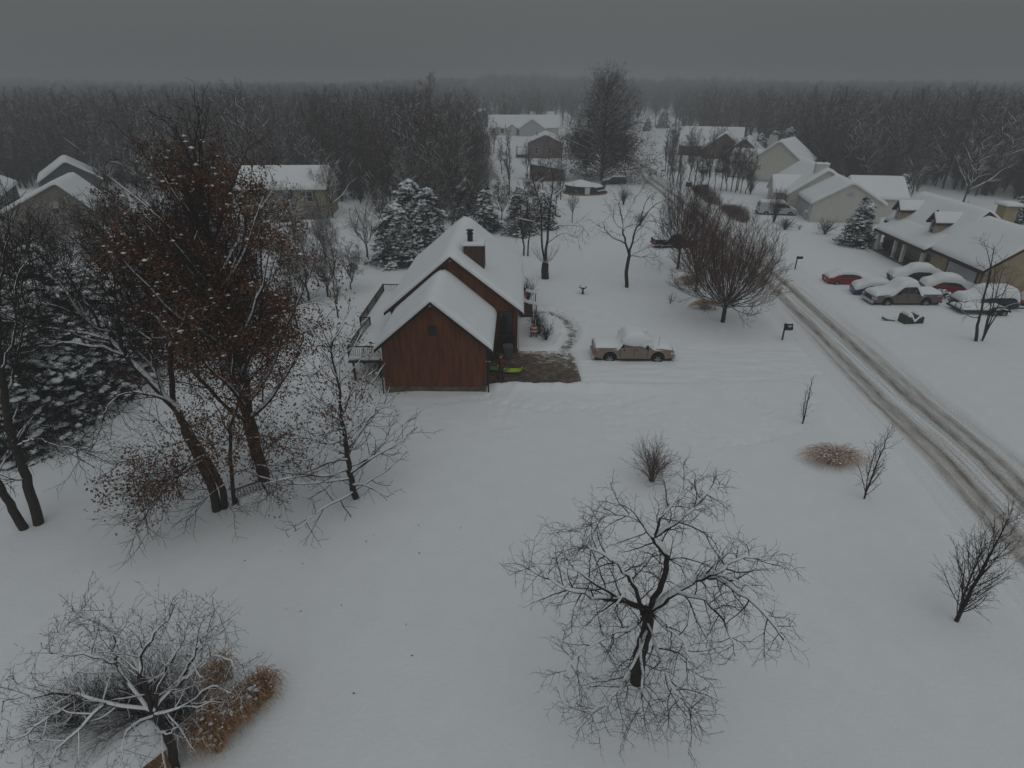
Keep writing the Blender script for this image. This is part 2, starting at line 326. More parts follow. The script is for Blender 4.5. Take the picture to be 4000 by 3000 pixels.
def sheet(name, P, U, m):
    """P (n,m,3) grid of points, U (n,m,2) uv"""
    a, b = P.shape[:2]; idx = np.arange(a * b).reshape(a, b)
    Q = np.stack([idx[:-1, :-1], idx[:-1, 1:], idx[1:, 1:], idx[1:, :-1]], -1).reshape(-1, 4)
    me = np_mesh(name, P.reshape(-1, 3), [Q], True, [m]); uv = me.uv_layers.new(name='uv')
    uv.data.foreach_set('uv', U.reshape(-1, 2)[Q.ravel()].astype(np.float32).ravel())
    return tag(link(bpy.data.objects.new(name, me)), kind='structure')
def road_mat():
    m = mat('road_snow', (.7, .72, .72), .7, .6, 9); n = m.node_tree; b = n.nodes['Principled BSDF']; L = n.links.new
    uv = n.nodes.new('ShaderNodeUVMap'); uv.uv_map = 'uv'; s = n.nodes.new('ShaderNodeSeparateXYZ'); L(uv.outputs[0], s.inputs[0])
    def math_(op, a, b_=None, c=None):
        k = n.nodes.new('ShaderNodeMath'); k.operation = op
        for i, v in enumerate((a, b_, c)):
            if v is None: continue
            if isinstance(v, (int, float)): k.inputs[i].default_value = v
            else: L(v, k.inputs[i])
        return k.outputs[0]
    def noise(scale, sx, sy, det=4):
        mp = n.nodes.new('ShaderNodeMapping'); mp.inputs['Scale'].default_value = (sx, sy, 1); L(uv.outputs[0], mp.inputs[0])
        q = n.nodes.new('ShaderNodeTexNoise'); q.inputs['Scale'].default_value = scale; q.inputs['Detail'].default_value = det; L(mp.outputs[0], q.inputs[0]); return q.outputs[0]
    wob = math_('MULTIPLY', math_('SUBTRACT', noise(1, .02, .035, 1), .5), 1.0)
    u = math_('ADD', s.outputs[0], wob)
    def track(c, wd, amp, nz=None):
        d = math_('DIVIDE', math_('SUBTRACT', u, c), wd); g = math_('EXPONENT', math_('MULTIPLY', math_('MULTIPLY', d, d), -1.0))
        g = math_('MULTIPLY', g, amp)
        return math_('MULTIPLY', g, nz) if nz is not None else g
    def clampn(x, a, b_): 
        r = n.nodes.new('ShaderNodeMapRange'); r.inputs[1].default_value = a; r.inputs[2].default_value = b_; L(x, r.inputs[0]); return r.outputs[0]
    nr_ = n.nodes.new('ShaderNodeMapRange'); nr_.inputs[1].default_value = 50; nr_.inputs[2].default_value = 32; L(s.outputs[1], nr_.inputs[0]); nearm = nr_.outputs[0]
    n1 = clampn(noise(1, .5, .045, 3), .35, .6); n2 = clampn(noise(1.3, .5, .05, 3), .4, .62); nf = clampn(noise(3, 1.2, .25, 6), .25, .75)
    fine = noise(14, 1, .5, 6)
    tracks = math_('ADD', math_('ADD', track(-.95, .38, .70), track(.85, .40, .76)), math_('MULTIPLY', nearm, math_('ADD', track(-1.75, .30, .62), math_('ADD', track(1.75, .32, .66), track(2.7, .4, .35, n2)))))
    tracks = math_('MULTIPLY', tracks, math_('ADD', .4, math_('MULTIPLY', nf, .8)))
    fade = n.nodes.new('ShaderNodeMapRange'); fade.inputs[1].default_value = 165; fade.inputs[2].default_value = 145; L(s.outputs[1], fade.inputs[0]); tracks = math_('MULTIPLY', tracks, fade.outputs[0])
    tracks = math_('ADD', tracks, math_('MULTIPLY', clampn(fine, .5, .75), track(.3, 3.0, .5)))
    tracks = math_('ADD', tracks, math_('MULTIPLY', clampn(noise(2.2, 2.2, .06, 6), .45, .7), track(0, 2.1, .42)))
    mk = n.nodes.new('ShaderNodeMath'); mk.operation = 'MINIMUM'; L(tracks, mk.inputs[0]); mk.inputs[1].default_value = 1
    cr = n.nodes.new('ShaderNodeValToRGB'); cr.color_ramp.elements[0].color = (.79, .83, .855, 1); cr.color_ramp.elements[1].color = (.16, .152, .140, 1)
    e_ = cr.color_ramp.elements.new(.4); e_.color = (.48, .475, .45, 1)
    L(mk.outputs[0], cr.inputs[0]); L(cr.outputs[0], b.inputs['Base Color'])
    return m
ys = np.concatenate([np.arange(-5, 70, .6), np.arange(70, 325, 3)]); us = np.linspace(-3.7, 3.7, 26)
P = np.zeros((len(ys), len(us), 3)); U = np.zeros((len(ys), len(us), 2))
for i, y in enumerate(ys):
    c = road_x(y); P[i, :, 0] = c + us; P[i, :, 1] = y; P[i, :, 2] = gzv(c + us, np.full(len(us), y)) + .035
    tr = np.exp(-((us + 1.1) / .35) ** 2) + np.exp(-((us - 1.1) / .35) ** 2); P[i, :, 2] -= .03 * tr
    P[i, 0, 2] -= .12; P[i, -1, 2] -= .12
    U[i, :, 0] = us; U[i, :, 1] = y
sheet('road', P, U, road_mat())

def bare_mat():
    m = mat('wet_concrete', (.12, .095, .075), .5, .5, 12); n = m.node_tree; b = n.nodes['Principled BSDF']; L = n.links.new
    t = n.nodes.new('ShaderNodeTexCoord'); mp = n.nodes.new('ShaderNodeMapping'); mp.inputs['Scale'].default_value = (1, 1.15, 1); L(t.outputs['Object'], mp.inputs[0])
    q = n.nodes.new('ShaderNodeTexNoise'); q.inputs['Scale'].default_value = 2.6; q.inputs['Detail'].default_value = 12; q.inputs['Roughness'].default_value = .72; L(mp.outputs[0], q.inputs[0])
    uv = n.nodes.new('ShaderNodeUVMap'); uv.uv_map = 'uv'; s = n.nodes.new('ShaderNodeSeparateXYZ'); L(uv.outputs[0], s.inputs[0])
    ad = n.nodes.new('ShaderNodeMath'); ad.operation = 'ADD'; L(q.outputs[0], ad.inputs[0]); L(s.outputs[0], ad.inputs[1])
    cr = n.nodes.new('ShaderNodeValToRGB'); E_ = cr.color_ramp.elements; E_[0].position = .36; E_[0].color = (.055, .042, .034, 1); E_[1].position = .68; E_[1].color = (.70, .73, .75, 1)
    k = E_.new(.5); k.color = (.12, .092, .070, 1); k = E_.new(.58); k.color = (.26, .235, .21, 1)
    L(ad.outputs[0], cr.inputs[0]); L(cr.outputs[0], b.inputs['Base Color'])
    return m
BM_ = bare_mat()
xs = np.linspace(-1.95, 4.9, 60); ys = np.linspace(36.15, 42.2, 50); A, B = np.meshgrid(xs, ys)
Pz = -.19 + (fbm(A / .3, B / .3, 2) - .5) * .03
uu = -.085 + .15 * sstep(-2, 5, A) * sstep(38, 41.5, B) + .10 * sstep(41.2, 42.0, B) + .10 * sstep(36.5, 36.2, B) + .03 * sstep(0, 4, A) + .12 * sstep(4.3, 4.9, A) + .07 * (fbm(A / 1.1, B / .8, 2) - .5)
sheet('driveway', np.stack([A, B, Pz], -1), np.stack([uu, uu], -1), BM_)
pts = []
for (ax, ay), (bx, by) in zip(PATH[:-1], PATH[1:]):
    for t in np.linspace(0, 1, 8, endpoint=False): pts.append((ax + (bx - ax) * t, ay + (by - ay) * t))
pts.append(tuple(PATH[-1])); pts = np.array(pts); tg = np.gradient(pts, axis=0); tg /= np.linalg.norm(tg, axis=1)[:, None]; nr = np.stack([-tg[:, 1], tg[:, 0]], -1)
us = np.linspace(-.5, .5, 9); P = np.zeros((len(pts), 9, 3)); U = np.zeros((len(pts), 9, 2))
for j, u in enumerate(us):
    P[:, j, :2] = pts + nr * u; P[:, j, 2] = -.17 + (fbm(P[:, j, 0] / .25, P[:, j, 1] / .25, 2) - .5) * .05; U[:, j, 0] = .10 + .35 * abs(u) ** 1.5; U[:, j, 1] = 0
sheet('path', P, U, BM_)

# ------------------------------------------------------------------ houses
def edge_axis(a, b, fine=.06, n=14):
    L = b - a; q = [0, .03, .07, .13, .2, .3]; q = [v for v in q if v < L / 2]
    mid = list(np.linspace(q[-1], L - q[-1], n))[1:-1]
    return np.array([a + v for v in q] + [a + v for v in mid] + [b - v for v in reversed(q)])
def snow_sheet(name, x0, x1, y0, y1, surf, th, parent, T=None, m=None, seed=0, n=14, edge=.3, cut=.04):
    """a snow slab with rounded rims lying on the surface surf(x, y)"""
    xs = edge_axis(x0, x1, n=n); ys = edge_axis(y0, y1, n=n)
    A, B = np.meshgrid(xs, ys); d = np.minimum(np.minimum(A - x0, x1 - A), np.minimum(B - y0, y1 - B))
    q = 1 - np.clip(d / edge, 0, 1); fall = np.sqrt(np.clip(1 - q * q, 0, 1))
    Z = surf(A, B) + cut + th * fall * (1 + .12 * (fbm(A / 1.1 + seed, B / 1.1 + seed, 2) - .5))
    V = np.stack([A, B, Z], -1).reshape(-1, 3); ny, nx = A.shape; idx = np.arange(nx * ny).reshape(ny, nx)
    Q = np.stack([idx[:-1, :-1], idx[:-1, 1:], idx[1:, 1:], idx[1:, :-1]], -1).reshape(-1, 4)
    # rim wall down into the roof
    rim = np.concatenate([idx[0, :], idx[1:, -1], idx[-1, -2::-1], idx[-2:0:-1, 0]]); n0 = len(V); V2 = V[rim].copy(); V2[:, 2] -= cut + .06
    k = len(rim); a = rim; b = np.roll(rim, -1); c = n0 + np.arange(k); dd = np.roll(c, -1)
    V = np.concatenate([V, V2])
    if T is not None: V = np.array([tuple(T @ Vector(v)) for v in V])
    me = np_mesh(name, V, [Q, np.stack([b, a, c, dd], -1)], True, [m or M['snow']])
    return link(bpy.data.objects.new(name, me), parent)
def gable(par, ox, oy, rz, xl, xr, L, zb, ze, zr, wall, trim, oh=.35, th=.32, names=('wall', 'roof', 'roof_snow'), xc=0.0, ohy=None, rake=.16, snow_over=.04, seed=0, base=None, snow_front=None):
    """gabled block, ridge along local y over x = xc, walls from xl to xr, eaves at height ze at the wall line"""
    ohy = oh if ohy is None else ohy
    T = Matrix.Translation((ox, oy, 0)) @ Matrix.Rotation(rz, 4, 'Z')
    sl = (zr - ze) / (xc - xl); sr = (zr - ze) / (xr - xc)
    b = MB(); b.T = T; b.prism([(xl, zb), (xr, zb), (xr, ze), (xc, zr), (xl, ze)], 0, L); b.build(names[0], wall, par)
    if base: 
        b = MB(); b.T = T; b.box(xl - .02, xr + .02, -.02, L + .02, zb - 1.2, zb + base); b.build('foundation', M['concrete'], par)
    r = MB(); r.T = T; t = rake
    zl, zrr = ze - sl * oh, ze - sr * oh
    r.prism([(xl - oh, zl), (xc, zr), (xc, zr + t), (xl - oh - .01, zl + t)], -ohy, L + ohy)
    r.prism([(xr + oh, zrr), (xr + oh + .01, zrr + t), (xc, zr + t), (xc, zr)], -ohy, L + ohy)
    ro = r.build(names[1], trim, par)
    def surf(A, B):
        u = A - xc; zz = np.where(u < 0, zr + t + sl * u, zr + t - sr * u)
        return zz - .12 * np.exp(-(u / .28) ** 2) + .0
    so = snow_over
    snow_sheet(names[2], xl - oh - so, xr + oh + so, -ohy - (so if snow_front is None else snow_front), L + ohy + so, surf, th, par, T, seed=seed, n=20)
    return T
def wall_window(par, T, x, z, w, h, side='y', off=0.0, frame='white', glass='glass', name='window', mull=True, pane2=None, fw=.06, shut=None):
    """window on a wall facing local -y ('y'), +x ('x') or -x ('-x'); off is the wall plane"""
    if side == 'y': R = Matrix.Translation((x, off, z))
    elif side == 'x': R = Matrix.Translation((off, x, z)) @ Matrix.Rotation(math.pi / 2, 4, 'Z')
    else: R = Matrix.Translation((off, x, z)) @ Matrix.Rotation(-math.pi / 2, 4, 'Z')
    TT = T @ R; b = MB(); b.T = TT
    b.box(-w / 2 - fw, -w / 2, -.06, .03, -fw, h + fw); b.box(w / 2, w / 2 + fw, -.06, .03, -fw, h + fw)
    b.box(-w / 2, w / 2, -.055, .03, h, h + fw); b.box(-w / 2, w / 2, -.07, .03, -fw, 0)
    if mull: b.box(-w / 2, w / 2, -.045, .03, h * .5 - .025, h * .5 + .025)
    o = b.build(name, M[frame], par)
    g = MB(); g.T = TT; g.box(-w / 2, w / 2, -.02, .02, 0, h * .5 - .025 if (pane2 and mull) else h); g.build('pane', M[glass], o)
    if pane2: g = MB(); g.T = TT; g.box(-w / 2, w / 2, -.02, .02, h * .5 + .025, h); g.build('pane', M[pane2], o)
    if shut:
        for s_ in (-1, 1): g = MB(); g.T = TT; g.box(min(s_ * (w / 2 + fw + .02), s_ * (w / 2 + fw + .42)), max(s_ * (w / 2 + fw + .02), s_ * (w / 2 + fw + .42)), -.04, .0, -.04, h + .04); g.build('shutter', M[shut], par)
    return o

# ---- brown house with its garage, deck and porch
H1 = empty('brown_house', (-5.0, 35.0, 0), math.radians(-.8), 'red brown wooden house with attached garage, deck and deep snow on both steep roofs', 'house')
T = gable(H1, 0, 0, 0, -3.33, 3.33, 6.4, .36, 3.22, 6.05, M['redwood'], M['roof_dark'], oh=.42, ohy=.30, names=('garage_wall', 'garage_roof', 'garage_snow'), th=.34, seed=3, rake=.2, snow_front=-.06)
part('foundation', M['concrete'], H1, (-3.30, 3.30, .02, 6.3, -1.4, .36))
b = MB(); b.box(-.26, .26, -.04, -.003, 3.98, 4.62); o = b.build('gable_vent', M['redwood_trim'], H1); part('louver', M['metal_dark'], o, (-.18, .18, -.055, -.045, 4.06, 4.54))
# corner downspout of the garage and its straps
dn = MB(); dn.bar((3.46, -.12, -.4), (3.46, -.12, 2.55), .05); dn.bar((3.46, -.12, 2.55), (3.7, -.2, 2.75), .05); dn.build('downspout', M['roof_dark'], H1)
dn = MB(); dn.bar((-3.46, -.08, -.4), (-3.46, -.08, 2.4), .05); dn.build('downspout', M['roof_dark'], H1)
# main block
MY = 6.6
T = gable(H1, .55, MY, 0, -4.55, 4.75, 13.2, -.05, 3.35, 7.12, M['redwood'], M['redwood_trim'], oh=.45, ohy=.36, names=('wall', 'roof', 'roof_snow'), th=.38, seed=9, rake=.22, snow_front=-.06)
part('foundation', M['concrete'], H1, (-4.15, 5.45, MY + .03, MY + 13, -1.4, -.04))
b = MB(); b.T = T; b.box(-.22, .22, -.04, -.003, 5.45, 6.0); o = b.build('gable_vent', M['redwood_trim'], H1); part('louver', M['metal_dark'], o, (.41, .69, MY - .055, MY - .045, 5.52, 5.94))
# tall dark window and crossed lattice by the porch, downspouts
wall_window(H1, T, 3.9, 1.45, .95, 1.75, frame='redwood_trim', mull=False, name='tall_window')
lt = MB(); lt.T = T; lt.box(3.3, 4.6, -.05, -.004, 1.2, 1.3); lt.box(3.3, 4.6, -.05, -.004, .42, .5); lt.bar((3.35, -.04, .5), (4.55, -.04, 1.2), .035); lt.bar((3.35, -.045, 1.2), (4.55, -.045, .5), .035)
o = lt.build('lattice_panel', M['redwood_trim'], H1); part('recess_shade', M['black'], o, (3.87, 5.13, MY - .025, MY - .003, .5, 1.2))  # flat black sheet on the wall stands in for shade behind the lattice
dn = MB(); dn.T = T; dn.bar((4.85, -.1, 0), (4.85, -.1, 2.85), .045); dn.build('downspout', M['white'], H1)
# garage door on the side facing the drive
gd = MB(); gd.box(3.335, 3.37, .9, 5.6, 0, 2.3); o = gd.build('garage_door', M['redwood_trim'], H1)
tr = MB(); tr.box(3.335, 3.40, .74, .9, -.1, 2.45); tr.box(3.335, 3.40, 5.6, 5.76, -.1, 2.45); tr.box(3.335, 3.40, .9, 5.6, 2.3, 2.45); tr.build('door_trim', M['redwood_trim'], o)
for z in (2.2, -.02): part('bracket', M['pale_grey'], H1, (3.3, 3.62, -.1, .0, z, z + .03))
# boxed chimney
ch = MB(); ch.box(1.35, 2.85, 8.2, 9.7, 4.6, 7.75); c = ch.build('chimney', M['cedar_wall'], H1)
snow_sheet('chimney_snow', 1.3, 2.9, 8.15, 9.75, lambda A, B: 7.72 + 0 * A, .16, c, n=5)
fl = MB(); fl.lathe([(.16, 0), (.2, .06), (.2, .55), (.24, .58), (.24, .66), (.17, .7), (.17, .8), (.27, .82), (.27, .88), (.05, .92)], (1.83, 8.62, 7.86)); fl.build('flue', M['metal_dark'], c, smooth=False)
# deck along the left side
dk = MB(); DZ = 1.25
dk.box(-6.8, -3.9, 6.7, 16.6, DZ - .25, DZ); dk.box(-6.25, -3.7, 2.25, 6.7, DZ - .25, DZ); d = dk.build('deck', M['weathered'], H1)
snow_sheet('deck_snow', -6.8, -3.9, 6.75, 16.6, lambda A, B: DZ + 0 * A, .3, d, n=8, edge=.15)
snow_sheet('deck_snow', -6.25, -3.35, 2.25, 6.75, lambda A, B: DZ + 0 * A, .28, d, n=8, edge=.15)
def railing(par, a, b_, h=.95, name='railing', m='weathered', z=DZ, step=.14):
    r = MB(); a = Vector((*a, z)); b_ = Vector((*b_, z)); L = (b_ - a).length; dr = (b_ - a) / L
    r.bar(a + Vector((0, 0, h)), b_ + Vector((0, 0, h)), .05, n=4); r.bar(a + Vector((0, 0, .12)), b_ + Vector((0, 0, .12)), .03, n=4)
    for i in range(int(L / step)): q = a + dr * (i + .5) * step; r.bar(q + Vector((0, 0, .12)), q + Vector((0, 0, h)), .018, n=4)
    for q in (a, b_): r.bar(q - Vector((0, 0, .2)), q + Vector((0, 0, h + .06)), .06, n=4)
    return r.build(name, M[m], par)
railing(d, (-6.75, 16.5), (-4.3, 16.5)); railing(d, (-6.75, 16.5), (-6.75, 13.5)); railing(d, (-6.75, 13.5), (-6.75, 10.5)); railing(d, (-6.75, 10.5), (-6.75, 8.0))
railing(d, (-6.75, 8.0), (-6.0, 8.0)); railing(d, (-6.0, 8.0), (-6.2, 5.2)); railing(d, (-6.2, 5.2), (-6.2, 2.3)); railing(d, (-6.2, 2.3), (-3.75, 2.3))
for x, y in ((-6.0, 2.5), (-6.0, 5.0), (-6.5, 8.2), (-6.5, 12.0), (-6.5, 16.3), (-4.2, 2.5)):
    q = MB(); q.bar((x, y, -1.6), (x, y, DZ - .2), .09, n=4); q.build('post', M['weathered'], d)
# porch steps and snow-topped handrails on the right
PX = 5.55
st = MB(); 
for i in range(3): st.box(PX + .35 * i, PX + .35 * (i + 1) + .03, 14.2, 17.2, -.3, .55 - .18 * i)
s_ = st.build('porch_steps', M['weathered'], H1)
for yy in (14.2, 17.3):
    r = MB(); r.bar((PX - .4, yy, 1.62), (PX + 1.45, yy, 1.12), .045, n=4); r.bar((PX - .4, yy, .75), (PX + 1.45, yy, .3), .03, n=4)
    r.bar((PX + 1.35, yy, -.2), (PX + 1.35, yy, 1.2), .055, n=4); r.bar((PX - .35, yy, .2), (PX - .35, yy, 1.62), .055, n=4)
    for i in range(9): x = PX - .2 + i * .17; r.bar((x, yy, .72 - .24 * (i * .17)), (x, yy, 1.56 - .27 * (i * .17)), .014, n=4)
    h_ = r.build('handrail', M['redwood_trim'], H1)
    snow_sheet('rail_snow', PX - .45, PX + 1.5, yy - .11, yy + .11, lambda A, B: 1.56 - (A - PX) * .27, .17, h_, n=4, edge=.12)
# snow-covered barbecue on the deck
G = empty('barbecue', H1.matrix_basis @ Vector((-4.3, 13.3, DZ)), 0, 'snow-buried barbecue standing on the deck beside the brown house wall', 'barbecue')
part('cabinet', M['black'], G, (-.5, .5, -.28, .28, .02, .85), bevel=.03)
b = MB(); b.blob((0, 0, .95), (.58, .36, .42), random.Random(3), 12, 8, .05); b.build('snow', M['snow'], G, True)
G = empty('patio_table', H1.matrix_basis @ Vector((-4.7, 11.4, DZ)), .3, 'low snow-heaped table with dark edge on the deck under the eave', 'table')
part('tabletop', M['black'], G, (-.55, .55, -.45, .45, .55, .6)); 
for sx in (-1, 1):
    for sy in (-1, 1): q = MB(); q.bar((sx * .45, sy * .36, 0), (sx * .45, sy * .36, .55), .03); q.build('leg', M['black'], G)
b = MB(); b.blob((0, 0, .62), (.58, .48, .34), random.Random(4), 12, 8, .05); b.build('snow', M['snow'], G, True)
G = empty('bicycle', H1.matrix_basis @ Vector((-4.5, 2.75, DZ + .25)), .1, 'dark bicycle leaning on the front railing of the deck', 'bicycle')
for s_ in (-1, 1):
    b = MB(); n = 18; R = .3
    for i in range(n): a0, a1 = 6.28318 * i / n, 6.28318 * (i + 1) / n; b.bar((s_ * .5 + R * math.cos(a0), 0, R + R * math.sin(a0)), (s_ * .5 + R * math.cos(a1), 0, R + R * math.sin(a1)), .028, n=4)
    b.build('wheel', M['rubber'], G)
b = MB(); b.bar((-.5, 0, .3), (-.1, 0, .3), .022); b.bar((-.1, 0, .3), (.35, 0, .75), .022); b.bar((-.22, 0, .75), (.35, 0, .75), .022); b.bar((-.1, 0, .3), (-.22, 0, .8), .022); b.bar((-.5, 0, .3), (-.22, 0, .75), .02); b.bar((.5, 0, .3), (.35, 0, .85), .022); b.build('frame', M['metal_dark'], G)
b = MB(); b.bar((.3, -.22, .88), (.3, .22, .88), .02); b.build('handlebar', M['black'], G); b = MB(); b.box(-.35, -.12, -.06, .06, .8, .85); b.build('saddle', M['black'], G)

# ---- tan house with dormers (local x to the back, y along the front)
th_ = -.065
H2 = empty('tan_house', (43.9, 63.0, 0), th_, 'tan brick house with two dormers, white porch columns and a garage behind the parked cars', 'house')
# main block: ridge along y. Rotate gable so its local x is depth: gable's ridge is local y, x across.
T2 = gable(H2, 0, 0, 0, 1.9, 9.6, 12.2, -.6, 3.25, 6.3, M['tan_brick'], M['brown_trim'], oh=.35, ohy=.35, th=.3, xc=5.0, rake=.24, seed=21, snow_over=-.04, snow_front=-.07)
# the porch part of the roof in front
pr_ = MB(); pr_.prism([(-.38, 2.24), (1.6, 3.26), (1.6, 3.48), (-.40, 2.5)], -.38, 10.58); pr_.build('porch_roof', M['brown_trim'], H2)
snow_sheet('porch_snow', -.30, 2.2, -.3, 10.5, lambda A, B: 2.52 + (A + .35) * .52 - .05, .28, H2, seed=5)
part('porch_floor', M['concrete'], H2, (-.1, 1.9, 0, 10.2, -.3, .12))
for y in (.35, 4.1, 6.0, 9.9):
    q = MB(); q.box(-.05, .27, y - .16, y + .16, .1, 2.4); q.box(-.1, .32, y - .21, y + .21, 2.3, 2.44); q.build('column', M['white'], H2)
for y, w_, gl in ((1.75, 1.55, 'glass'), (5.1, .9, 'glass_blind'), (8.6, .8, 'glass')):
    wall_window(H2, T2, y, .7, w_, 1.6, '-x', 1.9, pane2='glass_blind' if y < 2 else None, glass=gl, mull=(y != 5.1), frame='white')
# dormers
for y in (2.5, 9.9):
    D = MB(); D.prism([(y - .62, 2.95), (y + .62, 2.95), (y + .62, 5.0), (y, 5.7), (y - .62, 5.0)], 1.55, 4.9, 'x'); dm = D.build('dormer', M['tan_brick'], H2)
    r = MB(); r.prism([(y - .88, 4.72), (y, 5.72), (y, 5.94), (y - .88, 4.94)], 1.15, 5.2, 'x'); r.prism([(y + .88, 4.72), (y + .88, 4.94), (y, 5.94), (y, 5.72)], 1.15, 5.2, 'x'); r.build('dormer_roof', M['brown_trim'], dm)
    sn = snow_sheet('dormer_snow', -.84, .84, .06, 3.9, lambda A, B: 5.90 - np.abs(A) * 1.13, .17, dm, Matrix(((0, 1, 0, 1.15), (1, 0, 0, y), (0, 0, 1, 0), (0, 0, 0, 1))), n=8)
    wall_window(dm, T2, y, 3.6, .68, 1.35, '-x', 1.55, pane2='glass_blind' if y > 5 else None, glass='glass_blind' if y > 5 else 'glass', fw=.1)
# garage wing
T3 = gable(H2, 0, -8.6, 0, .75, 9.6, 8.5, -.6, 2.75, 5.75, M['tan_brick'], M['brown_trim'], oh=.45, ohy=.3, th=.3, xc=4.9, rake=.24, snow_over=-.04, snow_front=-.07, names=('garage_wall', 'garage_roof', 'garage_snow'), seed=33)
gd = MB(); gd.box(.70, .745, -7.7, -3.2, -.05, 2.2); o = gd.build('garage_door', M['pale_grey'], H2)
tr = MB(); tr.box(.67, .745, -7.9, -7.7, -.2, 2.4); tr.box(.67, .745, -3.2, -3.0, -.2, 2.4); tr.box(.67, .745, -7.7, -3.2, 2.2, 2.4); tr.build('door_trim', M['brown_trim'], o)
q = MB(); q.bar((.62, -8.5, 0), (.62, -8.5, 2.5), .05); q.build('downspout', M['brown_trim'], H2)
q = MB(); q.bar((-.25, 10.35, 0), (-.3, 10.35, 2.4), .045); q.build('downspout', M['brown_trim'], H2)
c = MB(); c.box(6.4, 7.6, -.4, 1.0, 4, 7.1); c.box(6.2, 7.8, -.6, 1.2, 7.1, 7.25); c = c.build('chimney', M['tan_brick'], H2)
snow_sheet('chimney_snow', 6.15, 7.85, -.65, 1.25, lambda A, B: 7.22 + 0 * A, .2, c, n=5)
q = MB(); q.bar((6.9, 6.4, 5.6), (6.9, 6.4, 6.6), .06); q.build('vent_pipe', M['white'], H2); q = MB(); q.bar((3.5, 5.8, 5.0), (3.5, 5.8, 5.62), .1); q.build('vent_pipe', M['metal_dark'], H2)

# ---- cream house beyond it
H3 = empty('cream_house', (48.74, 88.94, .1), -.2, 'cream sided house with a broad gable end behind the snowy spruce', 'house')
T = gable(H3, 0, 0, 0, -4.75, 4.75, 9, -.5, 2.7, 5.45, M['cream_siding'], M['white'], th=.3, oh=.35, ohy=.3, rake=.2, names=('garage_wall', 'garage_roof', 'garage_snow'), seed=41)
v = MB(); v.T = T; n = 8; v.prism([(-.55, 3.7), (.55, 3.7)] + [(.55 * math.cos(math.pi * i / n), 3.85 + .5 * math.sin(math.pi * i / n)) for i in range(n + 1)], -.04, -.004); v.build('gable_vent', M['pale_grey'], H3)
T = gable(H3, -1.6, 8.2, 0, -4.8, 5.6, 15.5, -.5, 2.7, 6.25, M['cream_siding'], M['white'], th=.3, oh=.4, ohy=.35, rake=.2, xc=.2, seed=43)
T = gable(H3, 9.9, 10.6, math.pi / 2, -4.0, 4.0, 7.0, -.5, 2.7, 5.1, M['cream_siding'], M['white'], th=.3, oh=.4, rake=.2, names=('wing_wall', 'wing_roof', 'wing_snow'), seed=45)
T = gable(H3, -8.2, 13.3, -math.pi / 2, -2.6, 2.6, 5, -.5, 2.6, 4.7, M['cream_siding'], M['white'], th=.3, oh=.3, rake=.15, names=('bay_wall', 'bay_roof', 'bay_snow'), seed=47)
c = MB(); c.box(-3.0, -1.1, 9.4, 10.6, 4.8, 7.1); c = c.build('chimney', M['cream_siding'], H3); snow_sheet('chimney_snow', -3.05, -1.05, 9.35, 10.65, lambda A, B: 7.08 + 0 * A, .16, c, n=4)
q = MB(); q.lathe([(.16, 0), (.16, .5), (.24, .52), (.2, .62)], (-1.9, 10, 7.2)); q.build('flue', M['black'], c)
o = part('garage_door', M['pale_grey'], H3, (-4.80, -4.76, 2.2, 7.2, -.1, 2.1))
for y in (9.6, 10.9, 12.6): q = MB(); q.box(-6.47, -6.41, y, y + .75, .5, 2.1); q.build('window', M['glass'], H3)
part('foundation', M['brick_red'], H3, (-4.72, 4.72, .03, 8, -.9, -.1))
# ---- white house partly hidden by hedge trees
H4 = empty('white_house', (54.6, 130.5, 0), -.62, 'white gabled house with grey base, half hidden by bare hedge trees', 'house')
T = gable(H4, 0, 0, 0, -5.2, 5.2, 11, .6, 4.0, 8.0, M['cream_siding'], M['white'], th=.3, oh=.4, rake=.2, seed=51)
part('base_wall', M['pale_grey'], H4, (-5.15, 5.15, .05, 10.9, -1, .6))
gable(H4, -10.5, 6.5, -math.pi / 2, -3, 3, 8, .2, 3.6, 5.6, M['cream_siding'], M['white'], th=.3, oh=.35, rake=.15, names=('wing_wall', 'wing_roof', 'wing_snow'), seed=53)
c = MB(); c.box(-3.9, -2.5, 6.5, 7.9, 5, 8.6); c.build('chimney', M['cream_siding'], H4)
wall_window(H4, Matrix.Translation((0, 0, 0)), 8.4, 1.2, 1, 1.5, 'x', 5.2)
q = part('deck', M['redwood_trim'], H4, (5.3, 7.4, 3, 8, .9, 1.2)); 
# ---- brown brick house up the road
H5 = empty('brick_house', (57.5, 176, 0), -.35, 'brown brick house with snow-covered roofs behind reddish trees up the road', 'house')
gable(H5, 0, 0, 0, -5.5, 6.5, 8, -.5, 3.2, 7.8, M['brick_red'], M['brown_trim'], th=.3, oh=.4, xc=1.0, names=('garage_wall', 'garage_roof', 'garage_snow'), seed=61)
gable(H5, 6, 14, math.pi / 2, -5.5, 5.5, 20, -.5, 3.4, 8.8, M['brick_red'], M['brown_trim'], th=.3, oh=.4, seed=63)
gable(H5, 7, -9, -.1, -5, 5, 12, -.5, 3.0, 7.0, M['brick_red'], M['brown_trim'], th=.3, oh=.4, names=('wing_wall', 'wing_roof', 'wing_snow'), seed=64)
wall_window(H5, Matrix(), -2, .8, 1.2, 1.4, 'y', 0)
H5.scale = (.85, .85, .85)
